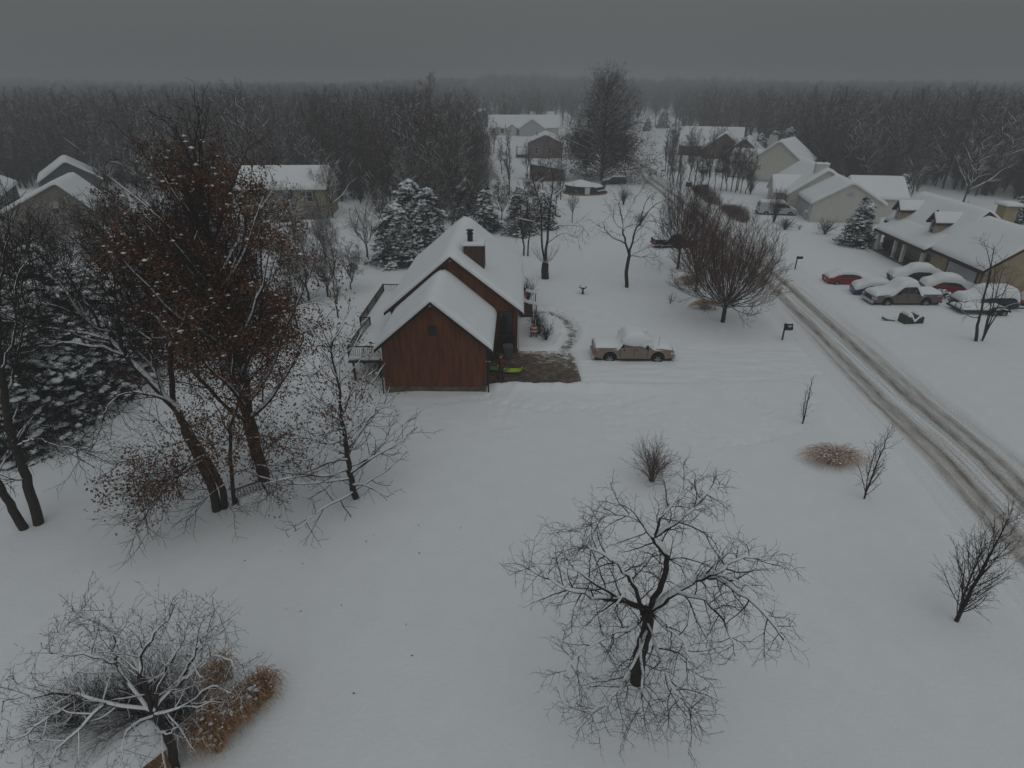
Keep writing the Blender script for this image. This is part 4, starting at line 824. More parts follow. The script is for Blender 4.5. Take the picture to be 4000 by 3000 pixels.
# rubbish bin by the lattice
G = empty('trash_bin', (-.3, 40.75, -.2), .05, 'grey wheeled trash bin with lid standing against the brown house corner', 'trash bin')
b = MB(); b.add([(-.26, -.28, .05), (.26, -.28, .05), (.26, .26, .05), (-.26, .26, .05), (-.34, -.38, 1.0), (.34, -.38, 1.0), (.34, .34, 1.0), (-.34, .34, 1.0)], [(0, 3, 2, 1), (4, 5, 6, 7), (0, 1, 5, 4), (1, 2, 6, 5), (2, 3, 7, 6), (3, 0, 4, 7)]); b.build('bin_body', M['bin'], G, bevel=.03)
b = MB(); b.box(-.37, .37, -.42, .36, 1.0, 1.07); b.box(-.28, .28, -.3, .28, 1.07, 1.12); b.build('lid', M['bin'], G, bevel=.03)
for s_ in (-1, 1): q = MB(); q.bar((s_ * .28 - .03, .3, .12), (s_ * .28 + .03, .3, .12), .12, n=12); q.build('wheel', M['rubber'], G)
q = MB(); q.bar((-.3, .4, .96), (.3, .4, .96), .025); q.build('handle', M['black'], G)
# cream house bin
v = gp(3150, 856); G = empty('trash_bin', v, .1, 'pale bin with a snow cap beside the cream house garage door', 'trash bin')
part('bin_body', M['pale_grey'], G, (-.4, .4, -.4, .4, -.2, 1.1), bevel=.05); b = MB(); b.blob((0, 0, 1.15), (.5, .5, .3), rng, 10, 6, .05); b.build('snow', M['snow'], G, True)
# plastic sleds on the bare patch
def sled(loc, rz, m, label):
    G = empty('plastic_sled', loc, rz, label, 'sled'); n = 12; V = []; F = []
    prof = [(-.72, .05, .3), (-.68, .2, .1), (-.5, .26, .04), (0, .28, .03), (.45, .26, .05), (.62, .2, .14), (.70, .08, .3)]
    for x, w_, z in prof:
        for y, dz in ((-w_ - .05, .12), (-w_, .13), (-w_ + .05, 0), (0, -.01), (w_ - .05, 0), (w_, .13), (w_ + .05, .12)): V.append((x, y, z + dz))
    for i in range(len(prof) - 1):
        for j in range(6): a = i * 7 + j; F.append((a, a + 1, a + 8, a + 7))
    b = MB(); b.add(V, F); o = b.build('hull', M[m], G, True); o.modifiers.new('solid', 'SOLIDIFY').thickness = .02
    b = MB(); b.bar((.66, -.1, .34), (.85, 0, .12), .012); b.bar((.66, .1, .34), (.85, 0, .12), .012); b.build('rope', M['black'], G)
sled((.05, 38.35, -.19), -.05, 'lime', 'bright lime plastic sled on the wet patch right of the person')
sled((-.95, 38.6, -.19), -.15, 'green_plastic', 'green plastic sled on the wet patch behind the person, by the garage')
# striped ornament
G = empty('yard_ornament', (1.75, 44.7, 0), 0, 'red and white striped round ornament on blue legs beside the porch shrubs', 'ornament')
for k in range(5):
    b = MB(); r0 = (.30, .33, .33, .30, .2)[k]; r1 = (.33, .33, .30, .2, .08)[k]; b.lathe([(r0, .35 + k * .13), (r1, .35 + (k + 1) * .13)], n=16); b.build('stripe', M['stripe_red'] if k % 2 == 0 else M['white'], G, True)
for x, y in ((-.25, -.15), (.25, -.15), (0, .25)): q = MB(); q.bar((x, y, -.1), (x * .8, y * .8, .38), .05, n=8); q.build('leg', M['stripe_blue'], G)
q = MB(); q.bar((.15, .2, .2), (.12, .15, 1.4), .03); q.build('pole', M['white'], G)

# ------------------------------------------------------------------ people (one continuous body each)
def person(loc, rz, label, joints, mats, pick, hair=None, extra=None):
    """joints: name -> (parent, (x,y,z), radius)"""
    G = empty('person', loc, rz, label, 'person')
    names = list(joints); me = bpy.data.meshes.new('b'); vs = [joints[k][1] for k in names]; es = [(names.index(joints[k][0]), i) for i, k in enumerate(names) if joints[k][0]]
    me.from_pydata(vs, es, []); o = bpy.data.objects.new('b', me); COL.objects.link(o)
    o.modifiers.new('skin', 'SKIN'); o.modifiers.new('sub', 'SUBSURF').levels = 2
    bm = bmesh.new(); bm.from_mesh(me); lay = bm.verts.layers.skin.verify(); bm.verts.ensure_lookup_table()
    for i, k in enumerate(names): r = joints[k][2]; r = r if isinstance(r, tuple) else (r, r); bm.verts[i][lay].radius = r; bm.verts[i][lay].use_root = (i == 0)
    bm.to_mesh(me); bm.free()
    dg = bpy.context.evaluated_depsgraph_get(); m2 = bpy.data.meshes.new_from_object(o.evaluated_get(dg)); bpy.data.objects.remove(o)
    m2.materials.clear()
    for m in mats: m2.materials.append(M[m])
    for p in m2.polygons: p.material_index = pick(p.center); p.use_smooth = True
    b = bpy.data.objects.new('body', m2); link(b, G)
    return G
def figure(h, legs, arms, headdir=(0, 0), lean=(0, 0)):
    lx, ly = lean; J = {}
    J['pelvis'] = (None, (0, 0, .95), (.16, .12)); J['waist'] = ('pelvis', (lx * .3, ly * .3, 1.12), (.15, .11)); J['chest'] = ('waist', (lx * .8, ly * .8, 1.34), (.18, .13))
    J['neckb'] = ('chest', (lx, ly, 1.48), (.08, .08)); hx, hy = lx + headdir[0], ly + headdir[1]
    J['neck'] = ('neckb', (lx + headdir[0] * .4, ly + headdir[1] * .4, 1.54), (.055, .055)); J['head'] = ('neck', (hx, hy, 1.64), (.09, .1)); J['crown'] = ('head', (hx * 1.0, hy * 1.0, 1.74), (.085, .09))
    J['nose'] = ('head', (hx * 1.0 + headdir[0] * .3, hy - .11, 1.63), (.02, .02))
    for s, n_ in ((-1, 'l'), (1, 'r')):
        J['hip' + n_] = ('pelvis', (s * .10, 0, .86), (.10, .10)); k, a = legs[n_]
        J['knee' + n_] = ('hip' + n_, k, (.068, .07)); J['ankle' + n_] = ('knee' + n_, a, (.048, .05)); J['toe' + n_] = ('ankle' + n_, (a[0], a[1] - .17, a[2] - .05), (.045, .035))
        J['sh' + n_] = ('chest', (lx + s * .2, ly, 1.42), (.075, .075)); e, w_ = arms[n_]
        J['el' + n_] = ('sh' + n_, e, (.052, .052)); J['wr' + n_] = ('el' + n_, w_, (.034, .034)); d = (Vector(w_) - Vector(e)).normalized(); q = Vector(w_) + d * .07
        J['palm' + n_] = ('wr' + n_, tuple(q), (.038, .024)); sdv = d.cross(Vector((0, 0, 1))); sdv = sdv.normalized() if sdv.length > .1 else Vector((1, 0, 0))
        for i in range(4):
            f0 = q + d * .045 + sdv * (i - 1.5) * .02; J['f%d%s' % (i, n_)] = ('palm' + n_, tuple(f0), (.010, .010)); J['g%d%s' % (i, n_)] = ('f%d%s' % (i, n_), tuple(f0 + d * (.045, .055, .05, .038)[i] + Vector((0, 0, -.018))), (.008, .008))
        J['t' + n_] = ('palm' + n_, tuple(q - sdv * .045 + d * .01), (.011, .011)); J['u' + n_] = ('t' + n_, tuple(q - sdv * .06 + d * .045), (.009, .009))
    return J
J = figure(1.8, {'l': ((-.12, -.03, .5), (-.13, .02, .09)), 'r': ((.12, -.05, .5), (.14, .0, .09))}, {'l': ((-.27, -.06, 1.15), (-.14, -.3, 1.10)), 'r': ((.27, .0, 1.13), (.20, -.12, .88))}, (-.02, -.06), (-.02, -.05))
PB = (-.72, 37.4, -.2)
G = person(PB, -.25, 'person in brown hooded coveralls standing by the garage corner, hands in white gloves', J, ['coverall', 'skin', 'white_cloth'],
       lambda c: 1 if (c.z > 1.56 and c.y < -.08) else (2 if (abs(c.x) > .1 and c.y < -.28 and c.z > .8) or (c.z < .84 and c.z > .7 and c.x > .17) else 0))
G.scale = (1.14, 1.14, 1.0); hd = MB(); hd.lathe([(.13, 1.5), (.14, 1.6), (.135, 1.72), (.1, 1.8), (.03, 1.83)], (-.03, 0.0, 0), 14); hd.v = [(x, max(y, -.10), z) for x, y, z in hd.v]; hd.build('hood', M['coverall'], G, True)
for s_ in (-1, 1): q = MB(); q.blob((s_ * .135, -.07, .05), (.07, .16, .07), rng, 8, 5, .03); q.build('boot', M['dark_cloth'], G, True)
J = figure(1.7, {'l': ((-.12, -.08, .5), (-.14, .05, .09)), 'r': ((.12, -.02, .5), (.14, .06, .09))}, {'l': ((-.26, -.12, 1.2), (-.2, -.36, 1.15)), 'r': ((.26, -.12, 1.2), (.2, -.36, 1.12))}, (0, -.12), (0, -.12))
c = H1.matrix_basis @ Vector((PX + .12, 15.6, .42))
G = person(c, math.radians(78), 'person in a bright red coat and dark hat bent on the porch steps', J, ['red_coat', 'dark_cloth', 'skin'], lambda c: 1 if c.z < .82 or c.y > .03 and c.z < 1.3 else (2 if c.z > 1.58 and c.y < -.2 else 0))
hd = MB(); hd.lathe([(.13, 1.6), (.14, 1.7), (.12, 1.8), (.04, 1.86)], (0, -.2, 0), 14); hd.build('hat', M['dark_cloth'], G, True)

# ------------------------------------------------------------------ trees
def vadd(a, b, k=1.0): return (a[0] + b[0] * k, a[1] + b[1] * k, a[2] + b[2] * k)
def vnorm(a):
    l = math.sqrt(a[0] * a[0] + a[1] * a[1] + a[2] * a[2]) or 1; return (a[0] / l, a[1] / l, a[2] / l)
def vcross(a, b): return (a[1] * b[2] - a[2] * b[1], a[2] * b[0] - a[0] * b[2], a[0] * b[1] - a[1] * b[0])
class Tree:
    """limbs[level] = list of (points, radii)"""
    def __init__(s, rng, lv): s.rng = rng; s.lv = lv; s.b = [[] for _ in range(len(lv) + 1)]; s.tips = []
    def limb(s, pts, r0, r1, level=0, wig=.0, sub=3, kids=True, t0=None):
        """explicit limb through given points, smoothed"""
        P = [Vector(p) for p in pts]; out = []
        for i in range(len(P) - 1):
            p0 = P[max(0, i - 1)]; p1 = P[i]; p2 = P[i + 1]; p3 = P[min(len(P) - 1, i + 2)]
            for j in range(sub):
                t = j / sub; q = .5 * ((2 * p1) + (p2 - p0) * t + (2 * p0 - 5 * p1 + 4 * p2 - p3) * t * t + (3 * p1 - p0 - 3 * p2 + p3) * t ** 3)
                if i or j: q = q + Vector((s.rng.gauss(0, wig), s.rng.gauss(0, wig), s.rng.gauss(0, wig)))
                out.append(tuple(q))
        out.append(tuple(P[-1])); n = len(out); rad = [r0 + (r1 - r0) * (i / (n - 1)) ** .9 for i in range(n)]
        s.b[level].append((out, rad))
        if kids: s.kids(out, rad, level, t0)
    def grow(s, p, d, L, r, level):
        g = s.lv[level - 1]; n = g.get('n', 5); st = L / (n - 1); pts = [p]; up = g.get('up', 0); wig = g.get('wig', .15); rnd = s.rng.gauss; dr = g.get('droop', 0)
        for i in range(n - 1):
            k = i / (n - 1)
            d = vnorm((d[0] + rnd(0, wig), d[1] + rnd(0, wig), d[2] + rnd(0, wig) + up - dr * k)); p = vadd(p, d, st); pts.append(p)
        e = g.get('end', .25); rad = [r * (1 - (1 - e) * i / (n - 1)) for i in range(n)]
        s.b[level].append((pts, rad))
        if level < len(s.lv): s.kids(pts, rad, level)
        else: s.tips.append((pts[-1], d)); s.tips.append((pts[len(pts) // 2], d))
    def kids(s, pts, rad, level, t0=None):
        g = s.lv[level]; rng = s.rng; seg = len(pts) - 1; t0 = g.get('t0', .2) if t0 is None else t0
        Ltot = sum(math.dist(a, b) for a, b in zip(pts[:-1], pts[1:]))
        cnt = g['count'] if 'count' in g else max(1, int(Ltot * g['per'] * (1 - t0) + rng.random())); az = rng.random() * 6.28
        for i in range(cnt):
            t = t0 + (1 - t0) * (i + rng.random()) / cnt; t = min(.995, t); k = min(seg - 1, int(t * seg)); f = t * seg - k
            a, b = pts[k], pts[k + 1]; p = tuple(a[j] + (b[j] - a[j]) * f for j in range(3)); d = vnorm(tuple(b[j] - a[j] for j in range(3)))
            ang = math.radians(g['ang'] + rng.gauss(0, g.get('angj', 10))) * (1 - g.get('angt', 0) * t); az += 2.4 + rng.gauss(0, .4)
            ref = (0, 0, 1) if abs(d[2]) < .95 else (1, 0, 0); u = vnorm(vcross(d, ref)); v = vcross(d, u)
            if g.get('flat'): az_ = (0 if i % 2 else math.pi) + rng.gauss(0, .5)
            else: az_ = az
            c, sn = math.cos(az_), math.sin(az_); side = tuple(u[j] * c + v[j] * sn for j in range(3))
            nd = vnorm(tuple(d[j] * math.cos(ang) + side[j] * math.sin(ang) for j in range(3)))
            if g.get('horiz'): nd = vnorm((nd[0], nd[1], nd[2] * (1 - g['horiz']) + g.get('hz', 0)))
            L = g['len'](t, Ltot) * rng.uniform(.65, 1.2)
            r = (rad[k] * (1 - f) + rad[k + 1] * f) * g.get('rr', .6); r = max(min(r, g.get('rmax', 1), L * g.get('slim', .03)), g.get('rmin', .006))
            s.grow(p, nd, L, r, level + 1)
def tubes(groups, sides, snowmode=False, thr=0, rng=None, load=1.0):
    """vectorised sweep of limbs into one vertex / face set"""
    V = []; F = []; n0 = 0; by = {}
    for lvl, g in groups:
        for pts, rad in g:
            if snowmode and rad[0] < thr: continue
            by.setdefault((len(pts), sides[min(lvl, len(sides) - 1)]), []).append((pts, rad))
    for (n, k), items in by.items():
        P = np.array([p for p, r in items]); R = np.array([r for p, r in items])
        T = np.empty_like(P); T[:, 1:-1] = P[:, 2:] - P[:, :-2]; T[:, 0] = P[:, 1] - P[:, 0]; T[:, -1] = P[:, -1] - P[:, -2]
        T /= np.linalg.norm(T, axis=2, keepdims=True) + 1e-9
        up = np.zeros_like(T); up[..., 2] = 1
        if snowmode:
            hz = np.sqrt(np.clip(1 - T[..., 2] ** 2, 0, 1)); ok = sstep(.35, .62, hz); nrm = up - T * T[..., 2:3]; nrm /= np.linalg.norm(nrm, axis=2, keepdims=True) + 1e-9
            gap = sstep(.22, .42, fbm(P[..., 0] / .9 + P[..., 2], P[..., 1] / .9, 2)) * ok * load
            th = np.minimum(.055, .012 + R * .55) * gap
            P = P + nrm * (R * .72 + th * .35)[..., None]; R = np.where(gap > .05, np.minimum(R * .85 + .004, .11) * (.35 + .65 * gap) + th * .55, 0.0005); P = P - nrm * ((gap <= .05) * R * .9)[..., None]
            R[:, 0] *= .6; R[:, -1] = .0005
        ref = np.where(np.abs(T[:, :, 2:3]) > .93, np.array([1., 0, 0]), np.array([0, 0, 1.])); ref = np.repeat(ref[:, :1], n, axis=1)
        U = np.cross(T, ref); U /= np.linalg.norm(U, axis=2, keepdims=True) + 1e-9; W = np.cross(T, U)
        an = np.arange(k) * 2 * math.pi / k + .4
        ring = P[:, :, None] + (U[:, :, None] * np.cos(an)[None, None, :, None] + W[:, :, None] * np.sin(an)[None, None, :, None]) * R[:, :, None, None]
        m = len(items); V.append(ring.reshape(-1, 3)); idx = n0 + np.arange(m * n * k).reshape(m, n, k)
        a = idx[:, :-1]; b = idx[:, 1:]; F.append(np.stack([a, np.roll(a, -1, 2), np.roll(b, -1, 2), b], -1).reshape(-1, 4)); n0 += m * n * k
    if not V: return None
    return np.concatenate(V), [np.concatenate(F)]
def leaf_mesh(tips, rng, n, size, spread, droop=.6, sel=None):
    """individual bent leaves hung round the twig tips"""
    P = np.array([t[0] for t in tips]); rs = np.random.RandomState(rng.randint(0, 99999))
    if sel is not None: P = P[sel(P, rs)]
    if not len(P): return None
    i = rs.randint(0, len(P), n); c = P[i] + rs.normal(0, spread, (n, 3))
    d = rs.normal(0, 1, (n, 3)); d[:, 2] -= droop * 2; d /= np.linalg.norm(d, axis=1)[:, None]; s_ = np.cross(d, rs.normal(0, 1, (n, 3))); s_ /= np.linalg.norm(s_, axis=1)[:, None] + 1e-9
    nn = np.cross(d, s_); L = size * rs.uniform(.6, 1.3, n)[:, None]; w = L * .38
    V = np.stack([c, c + d * L * .5 + s_ * w + nn * L * .12, c + d * L, c + d * L * .5 - s_ * w + nn * L * .12], 1).reshape(-1, 3)
    F = np.arange(n * 4).reshape(n, 4); return V, [F]
def clump_mesh(P, rs, size, flat=.55, stretch=0):
    """lumpy snow pads (small distorted octahedra)"""
    n = len(P); o = np.array([(1, 0, 0), (.5, .87, 0), (-.5, .87, 0), (-1, 0, 0), (-.5, -.87, 0), (.5, -.87, 0), (0, 0, flat), (0, 0, -flat * .5)])
    s_ = size * rs.uniform(.3, 1.6, (n, 1, 1)) * rs.uniform(1 - stretch, 1 + stretch, (n, 1, 3)); V = P[:, None] + o[None] * s_ * rs.uniform(.7, 1.3, (n, 8, 1))
    tri = np.array([(i, (i + 1) % 6, 6) for i in range(6)] + [((i + 1) % 6, i, 7) for i in range(6)]); F = (np.arange(n)[:, None, None] * 8 + tri[None]).reshape(-1, 3)
    return V.reshape(-1, 3), [F]
def finish(T, loc, name, label, cat='tree', group=None, barkm='bark', twigm='twig', sides=(9, 5, 4, 3), snow=.02, load=1.0, trunk_levels=1, rz=0, leaves=None, leafm='leaf', origin=None, parts=('trunk', 'crown')):
    G = empty(name, loc, rz, label, cat, group); o = Vector(origin) if origin is not None else None
    def mesh(nm, VF, m, smooth=True):
        if VF is None: return
        V, F = VF
        if o is not None: V = V - np.array(o)
        link(bpy.data.objects.new(nm, np_mesh(nm, V, F, smooth, [M[m]])), G)
    mesh(parts[0], tubes([(i, T.b[i]) for i in range(trunk_levels)], sides), barkm)
    mesh(parts[1], tubes([(i, T.b[i]) for i in range(trunk_levels, len(T.b))], sides), twigm, False)
    if snow is not None: mesh('snow', tubes([(i, g) for i, g in enumerate(T.b)], (6, 5, 4, 3), True, snow, load=load), 'snow')
    if leaves: 
        for L_ in leaves: mesh('leaves', L_, leafm, False)
    return G
def bare(seed, h, r, lv, lean=(0, 0), fork=None, wig=.12):
    rng = random.Random(seed); T = Tree(rng, lv); n = 5
    T.limb([(lean[0] * h * (i / n) ** 1.3, lean[1] * h * (i / n) ** 1.3, h * i / n) for i in range(n + 1)], r, r * .12, 0, wig, 3)
    return T
def dupe(root, loc, rz, sc_=1.0, label=None, group=None):
    c = root.copy(); c.location = loc; c.rotation_euler = (0, 0, rz); c.scale = (sc_,) * 3 if not isinstance(sc_, tuple) else sc_; COL.objects.link(c)
    if label: c['label'] = label
    if group: c['group'] = group
    for ch in list(root.children): k = ch.copy(); COL.objects.link(k); k.parent = c
    return c
def rel(o, *pts): return [tuple(Vector(p) - o) for p in pts]

# ---- the open-crowned near tree in the middle of the lawn
rng = random.Random(11)
B0 = gp(2490, 2665)
LVA = [dict(per=4.3, t0=.12, ang=62, angj=16, len=lambda t, L: 1.5 * (1 - .35 * t), up=.04, droop=.18, wig=.16, n=8, rr=.55, rmax=.05, slim=.02, rmin=.010, end=.3),
       dict(per=6.4, t0=.1, ang=50, angj=18, len=lambda t, L: .72 * (1 - .35 * t), up=.0, droop=.09, wig=.15, n=6, rr=.5, rmin=.0065, slim=.012, end=.5),
       dict(per=6.4, t0=.12, ang=52, angj=16, len=lambda t, L: .27, up=0, wig=.22, n=4, rr=.55, rmin=.0045, slim=.012, end=.6)]
T = Tree(rng, LVA)
def A(px, py, z): return at(px, py, z)
fork = A(2535, 2385, 3.0)
T.limb([B0 - Vector((0, 0, .3)), A(2500, 2560, 1.2), A(2525, 2470, 2.1), fork], .24, .17, 0, .02, 4, kids=False)
for pts, r0, r1 in (([fork, A(2640, 2315, 3.9), A(2745, 2255, 4.5), A(2850, 2290, 4.7), A(2980, 2400, 4.2), A(3060, 2500, 3.4)], .12, .02),
      ([A(2700, 2275, 4.2), A(2800, 2230, 5.1), A(2900, 2180, 5.4), A(2990, 2190, 5.2)], .07, .015),
      ([fork, A(2440, 2350, 4.0), A(2310, 2325, 4.6), A(2190, 2290, 4.9), A(2070, 2190, 4.9)], .10, .015),
      ([fork, A(2585, 2280, 4.4), A(2600, 2180, 5.4), A(2550, 2100, 6.1)], .10, .07),
      ([A(2550, 2100, 6.1), A(2660, 2030, 6.8), A(2740, 1950, 7.4), A(2810, 1890, 7.8)], .06, .012),
      ([A(2550, 2100, 6.1), A(2490, 2030, 6.6), A(2380, 2010, 6.6), A(2330, 2040, 6.3)], .05, .012),
      ([A(2555, 2100, 6.1), A(2600, 2000, 7.0), A(2690, 1900, 7.5)], .045, .012),
      ([A(2510, 2400, 3.1), A(2470, 2270, 4.8), A(2390, 2190, 5.6), A(2290, 2120, 5.9), A(2260, 2060, 5.9)], .075, .012),
      ([A(2440, 2350, 4.0), A(2290, 2260, 5.0), A(2160, 2180, 5.4)], .06, .012),
      ([fork, A(2590, 2440, 3.5), A(2670, 2520, 3.4), A(2690, 2620, 2.8)], .06, .014),
      ([fork, A(2470, 2450, 3.4), A(2380, 2480, 3.5), A(2260, 2560, 3.0), A(2200, 2640, 2.6)], .06, .014),
      ([A(2525, 2470, 2.4), A(2470, 2600, 2.8), A(2400, 2720, 2.6), A(2290, 2800, 2.0)], .05, .012),
      ([A(2530, 2440, 2.6), A(2600, 2620, 2.9), A(2660, 2740, 2.6), A(2720, 2800, 2.2)], .05, .012),
      ([A(2500, 2500, 2.4), A(2510, 2680, 3.0), A(2500, 2800, 2.6)], .04, .012),
      ([A(2640, 2315, 3.9), A(2760, 2350, 4.3), A(2840, 2450, 3.7), A(2870, 2560, 3.0)], .05, .012)):
    T.limb(pts, r0, r1, 1 if r0 < .08 else 0, .03, 4, t0=.25 if r0 > .14 else .08) if False else T.limb(pts, r0, r1, 0, .03, 4, t0=.3 if r0 > .11 else .1)
finish(T, B0, 'bare_tree', 'wide drooping bare tree with dark trunk alone in the near lawn', origin=B0, snow=.028, load=.9)

# ---- near left tree over the little shed, heavy with snow
B1 = gp(660, 2990); B1 = Vector((B1.x + .15, B1.y - .1, B1.z)); rng = random.Random(21)
LVB = [dict(per=4.6, t0=.12, ang=52, angj=14, len=lambda t, L: 1.35 * (1 - .4 * t), up=.03, droop=.05, wig=.15, n=7, rr=.5, rmax=.04, slim=.02, rmin=.010, end=.35),
       dict(per=6.6, t0=.08, ang=50, angj=16, len=lambda t, L: .66 * (1 - .3 * t), up=.02, wig=.15, n=5, rr=.6, rmin=.0075, slim=.014, end=.5),
       dict(per=7, t0=.1, ang=55, angj=14, len=lambda t, L: .16, up=0, wig=.22, n=3, rr=.7, rmin=.006, slim=.04, end=.7)]
T = Tree(rng, LVB); f1 = A(600, 2790, 2.4)
T.limb([B1 - Vector((0, 0, .3)), A(672, 2920, 1.0), A(640, 2850, 1.8), f1], .14, .10, 0, .02, 4, kids=False)
for pts, r0, r1 in (([f1, A(560, 2660, 3.6), A(550, 2560, 4.3), A(640, 2440, 5.0), A(680, 2360, 5.5)], .075, .014),
      ([f1, A(480, 2640, 3.4), A(450, 2560, 4.0), A(440, 2460, 4.7), A(400, 2380, 5.1)], .06, .012),
      ([A(450, 2590, 3.8), A(330, 2560, 4.2), A(230, 2555, 4.3), A(160, 2510, 4.4)], .05, .01),
      ([f1, A(420, 2740, 3.1), A(280, 2710, 3.4), A(130, 2720, 3.4), A(10, 2740, 3.4)], .06, .012),
      ([A(350, 2720, 3.2), A(230, 2780, 2.9), A(110, 2860, 2.6), A(20, 2930, 2.4)], .06, .01),
      ([A(420, 2740, 3.1), A(320, 2840, 2.7), A(230, 2920, 2.4), A(190, 2990, 2.2)], .05, .01),
      ([f1, A(680, 2690, 3.2), A(760, 2620, 3.8), A(860, 2560, 4.0), A(930, 2620, 3.7)], .06, .012),
      ([A(700, 2670, 3.3), A(760, 2560, 4.2), A(800, 2480, 4.7), A(880, 2430, 4.9)], .05, .01),
      ([f1, A(700, 2770, 2.7), A(820, 2690, 3.0), A(910, 2710, 2.8)], .05, .01),
      ([f1, A(640, 2640, 3.7), A(700, 2540, 4.4), A(740, 2430, 5.0)], .06, .01),
      ([A(560, 2660, 3.6), A(480, 2500, 4.4), A(350, 2420, 4.8), A(280, 2420, 4.8)], .05, .01),
      ([f1, A(500, 2860, 2.6), A(480, 2930, 2.4), A(470, 2990, 2.2)], .04, .01),
      ([A(610, 2850, 1.9), A(650, 2870, 2.4), A(700, 2840, 2.7)], .04, .01)):
    T.limb(pts, r0, r1, 0, .03, 4, t0=.15)
finish(T, B1, 'bare_tree', 'snow-clad spreading tree over the small wooden shed in the near left corner', origin=B1, twigm='twig_snow', snow=.012, load=.65)

# ---- upright fan-shaped trees by the road
def pear(seed, h, w, r, th=.1, nst=26, kids=6, twig='twig_red'):
    rng = random.Random(seed)
    lv = [dict(count=kids + 2, t0=.25, ang=24, angj=8, len=lambda t, L: L * .42 * (1.1 - .5 * t), up=.10, wig=.07, n=6, rr=.55, rmin=.012, slim=.012, end=.4),
          dict(count=6, t0=.2, ang=26, angj=8, len=lambda t, L: L * .45, up=.08, wig=.08, n=4, rr=.55, rmin=.009, slim=.012, end=.5),
          dict(count=4, t0=.2, ang=28, angj=8, len=lambda t, L: L * .5, up=.05, wig=.1, n=3, rr=.6, rmin=.0075, slim=.012, end=.6)]
    T = Tree(rng, lv); tz = th * h
    T.limb([(0, 0, -.3), (.02, 0, tz * .6), (0, 0, tz * 1.3)], r, r * .85, 0, .01, 3, kids=False)
    for i in range(nst):
        q = (i + .5) / nst; az = i * 2.4; e = math.radians(6 + 62 * q ** .85 if True else 0); top = h * (.98 - .72 * q ** 2.0); rad = w * .52 * math.sin(e) ** .7 * rng.uniform(.85, 1.1)
        z1 = tz * rng.uniform(1.0, 1.5); x, y = math.cos(az), math.sin(az)
        zt = max(z1 + .5, top * rng.uniform(.92, 1.04))
        T.limb([(0, 0, z1), (x * rad * .42, y * rad * .42, z1 + (zt - z1) * .28), (x * rad * .78, y * rad * .78, z1 + (zt - z1) * .6), (x * rad, y * rad, zt)], r * .27, .012, 0, .03, 3)
    return T
v = gp(2822, 1258); finish(pear(31, 7.6, 8.4, .19, .15, 58, 7), v, 'bare_tree', 'dense round fan-shaped tree with reddish twigs beside the road', twigm='twig_red', snow=.05, load=.5, sides=(8, 4, 3, 3))
v = gp(2716, 1140); finish(pear(32, 8.0, 5.6, .14, .17, 36, 6), v, 'bare_tree', 'narrower upright tree directly behind the dense round fan-shaped one', twigm='twig_red', snow=.05, load=.5, sides=(8, 4, 3, 3))
v = gp(2647, 1050); finish(pear(33, 8.6, 6.2, .14, .19, 34, 6), v, 'bare_tree', 'upright fan tree standing in front of the dark pickup', twigm='twig', snow=.05, load=.7, sides=(8, 4, 3, 3))
# ---- wide-armed tree left of them
LVC = [dict(per=1.3, t0=.2, ang=48, angj=14, len=lambda t, L: 1.9 * (1 - .3 * t), up=-.01, droop=.08, wig=.17, n=7, rr=.5, rmin=.016, slim=.016, end=.35),
       dict(per=3.2, t0=.15, ang=46, angj=16, len=lambda t, L: .85, up=-.03, droop=.08, wig=.2, n=5, rr=.55, rmin=.010, slim=.014, end=.5),
       dict(per=4.2, t0=.15, ang=45, angj=16, len=lambda t, L: .4, up=-.05, wig=.2, n=3, rr=.6, rmin=.008, slim=.02, end=.6)]
B = gp(2450, 1122); Y = B.y; T = Tree(random.Random(41), LVC)
def D(px, py, dy=0): return atY(px, py, Y + dy)
f1 = D(2458, 1000)
T.limb([B - Vector((0, 0, .3)), D(2447, 1060), f1], .2, .16, 0, .01, 4, kids=False)
for pts, r0 in (([f1, D(2440, 930), D(2430, 860, .6), D(2420, 800, 1), D(2440, 740, 1.3)], .12), ([f1, D(2470, 940, -.5), D(2500, 870, -1), D(2560, 800, -1.5), D(2620, 770, -2)], .12),
      ([D(2440, 950), D(2400, 930, -.5), D(2370, 905, -1), D(2350, 870, -1), D(2330, 880, -1.2)], .07), ([f1, D(2500, 1000, -.7), D(2550, 1010, -1), D(2590, 1030, -1.4)], .06),
      ([D(2470, 930), D(2520, 870, 1), D(2580, 870, 1.4), D(2620, 880, 1.6)], .06), ([D(2430, 870), D(2470, 800, .8), D(2490, 760, 1), D(2570, 700, 1)], .05), ([D(2440, 900), D(2400, 860, .8), D(2400, 800, 1.2)], .05),
      ([f1, D(2500, 980, .8), D(2560, 960, 1.4), D(2630, 960, 2)], .05), ([D(2500, 870, -1), D(2520, 800, -1), D(2540, 760, -1)], .05)):
    T.limb(pts, r0, .012, 0, .04, 4, t0=.2)
finish(T, B, 'bare_tree', 'open wide-armed tree with drooping twigs left of the fan-shaped trees', origin=B, snow=.03, load=.8)

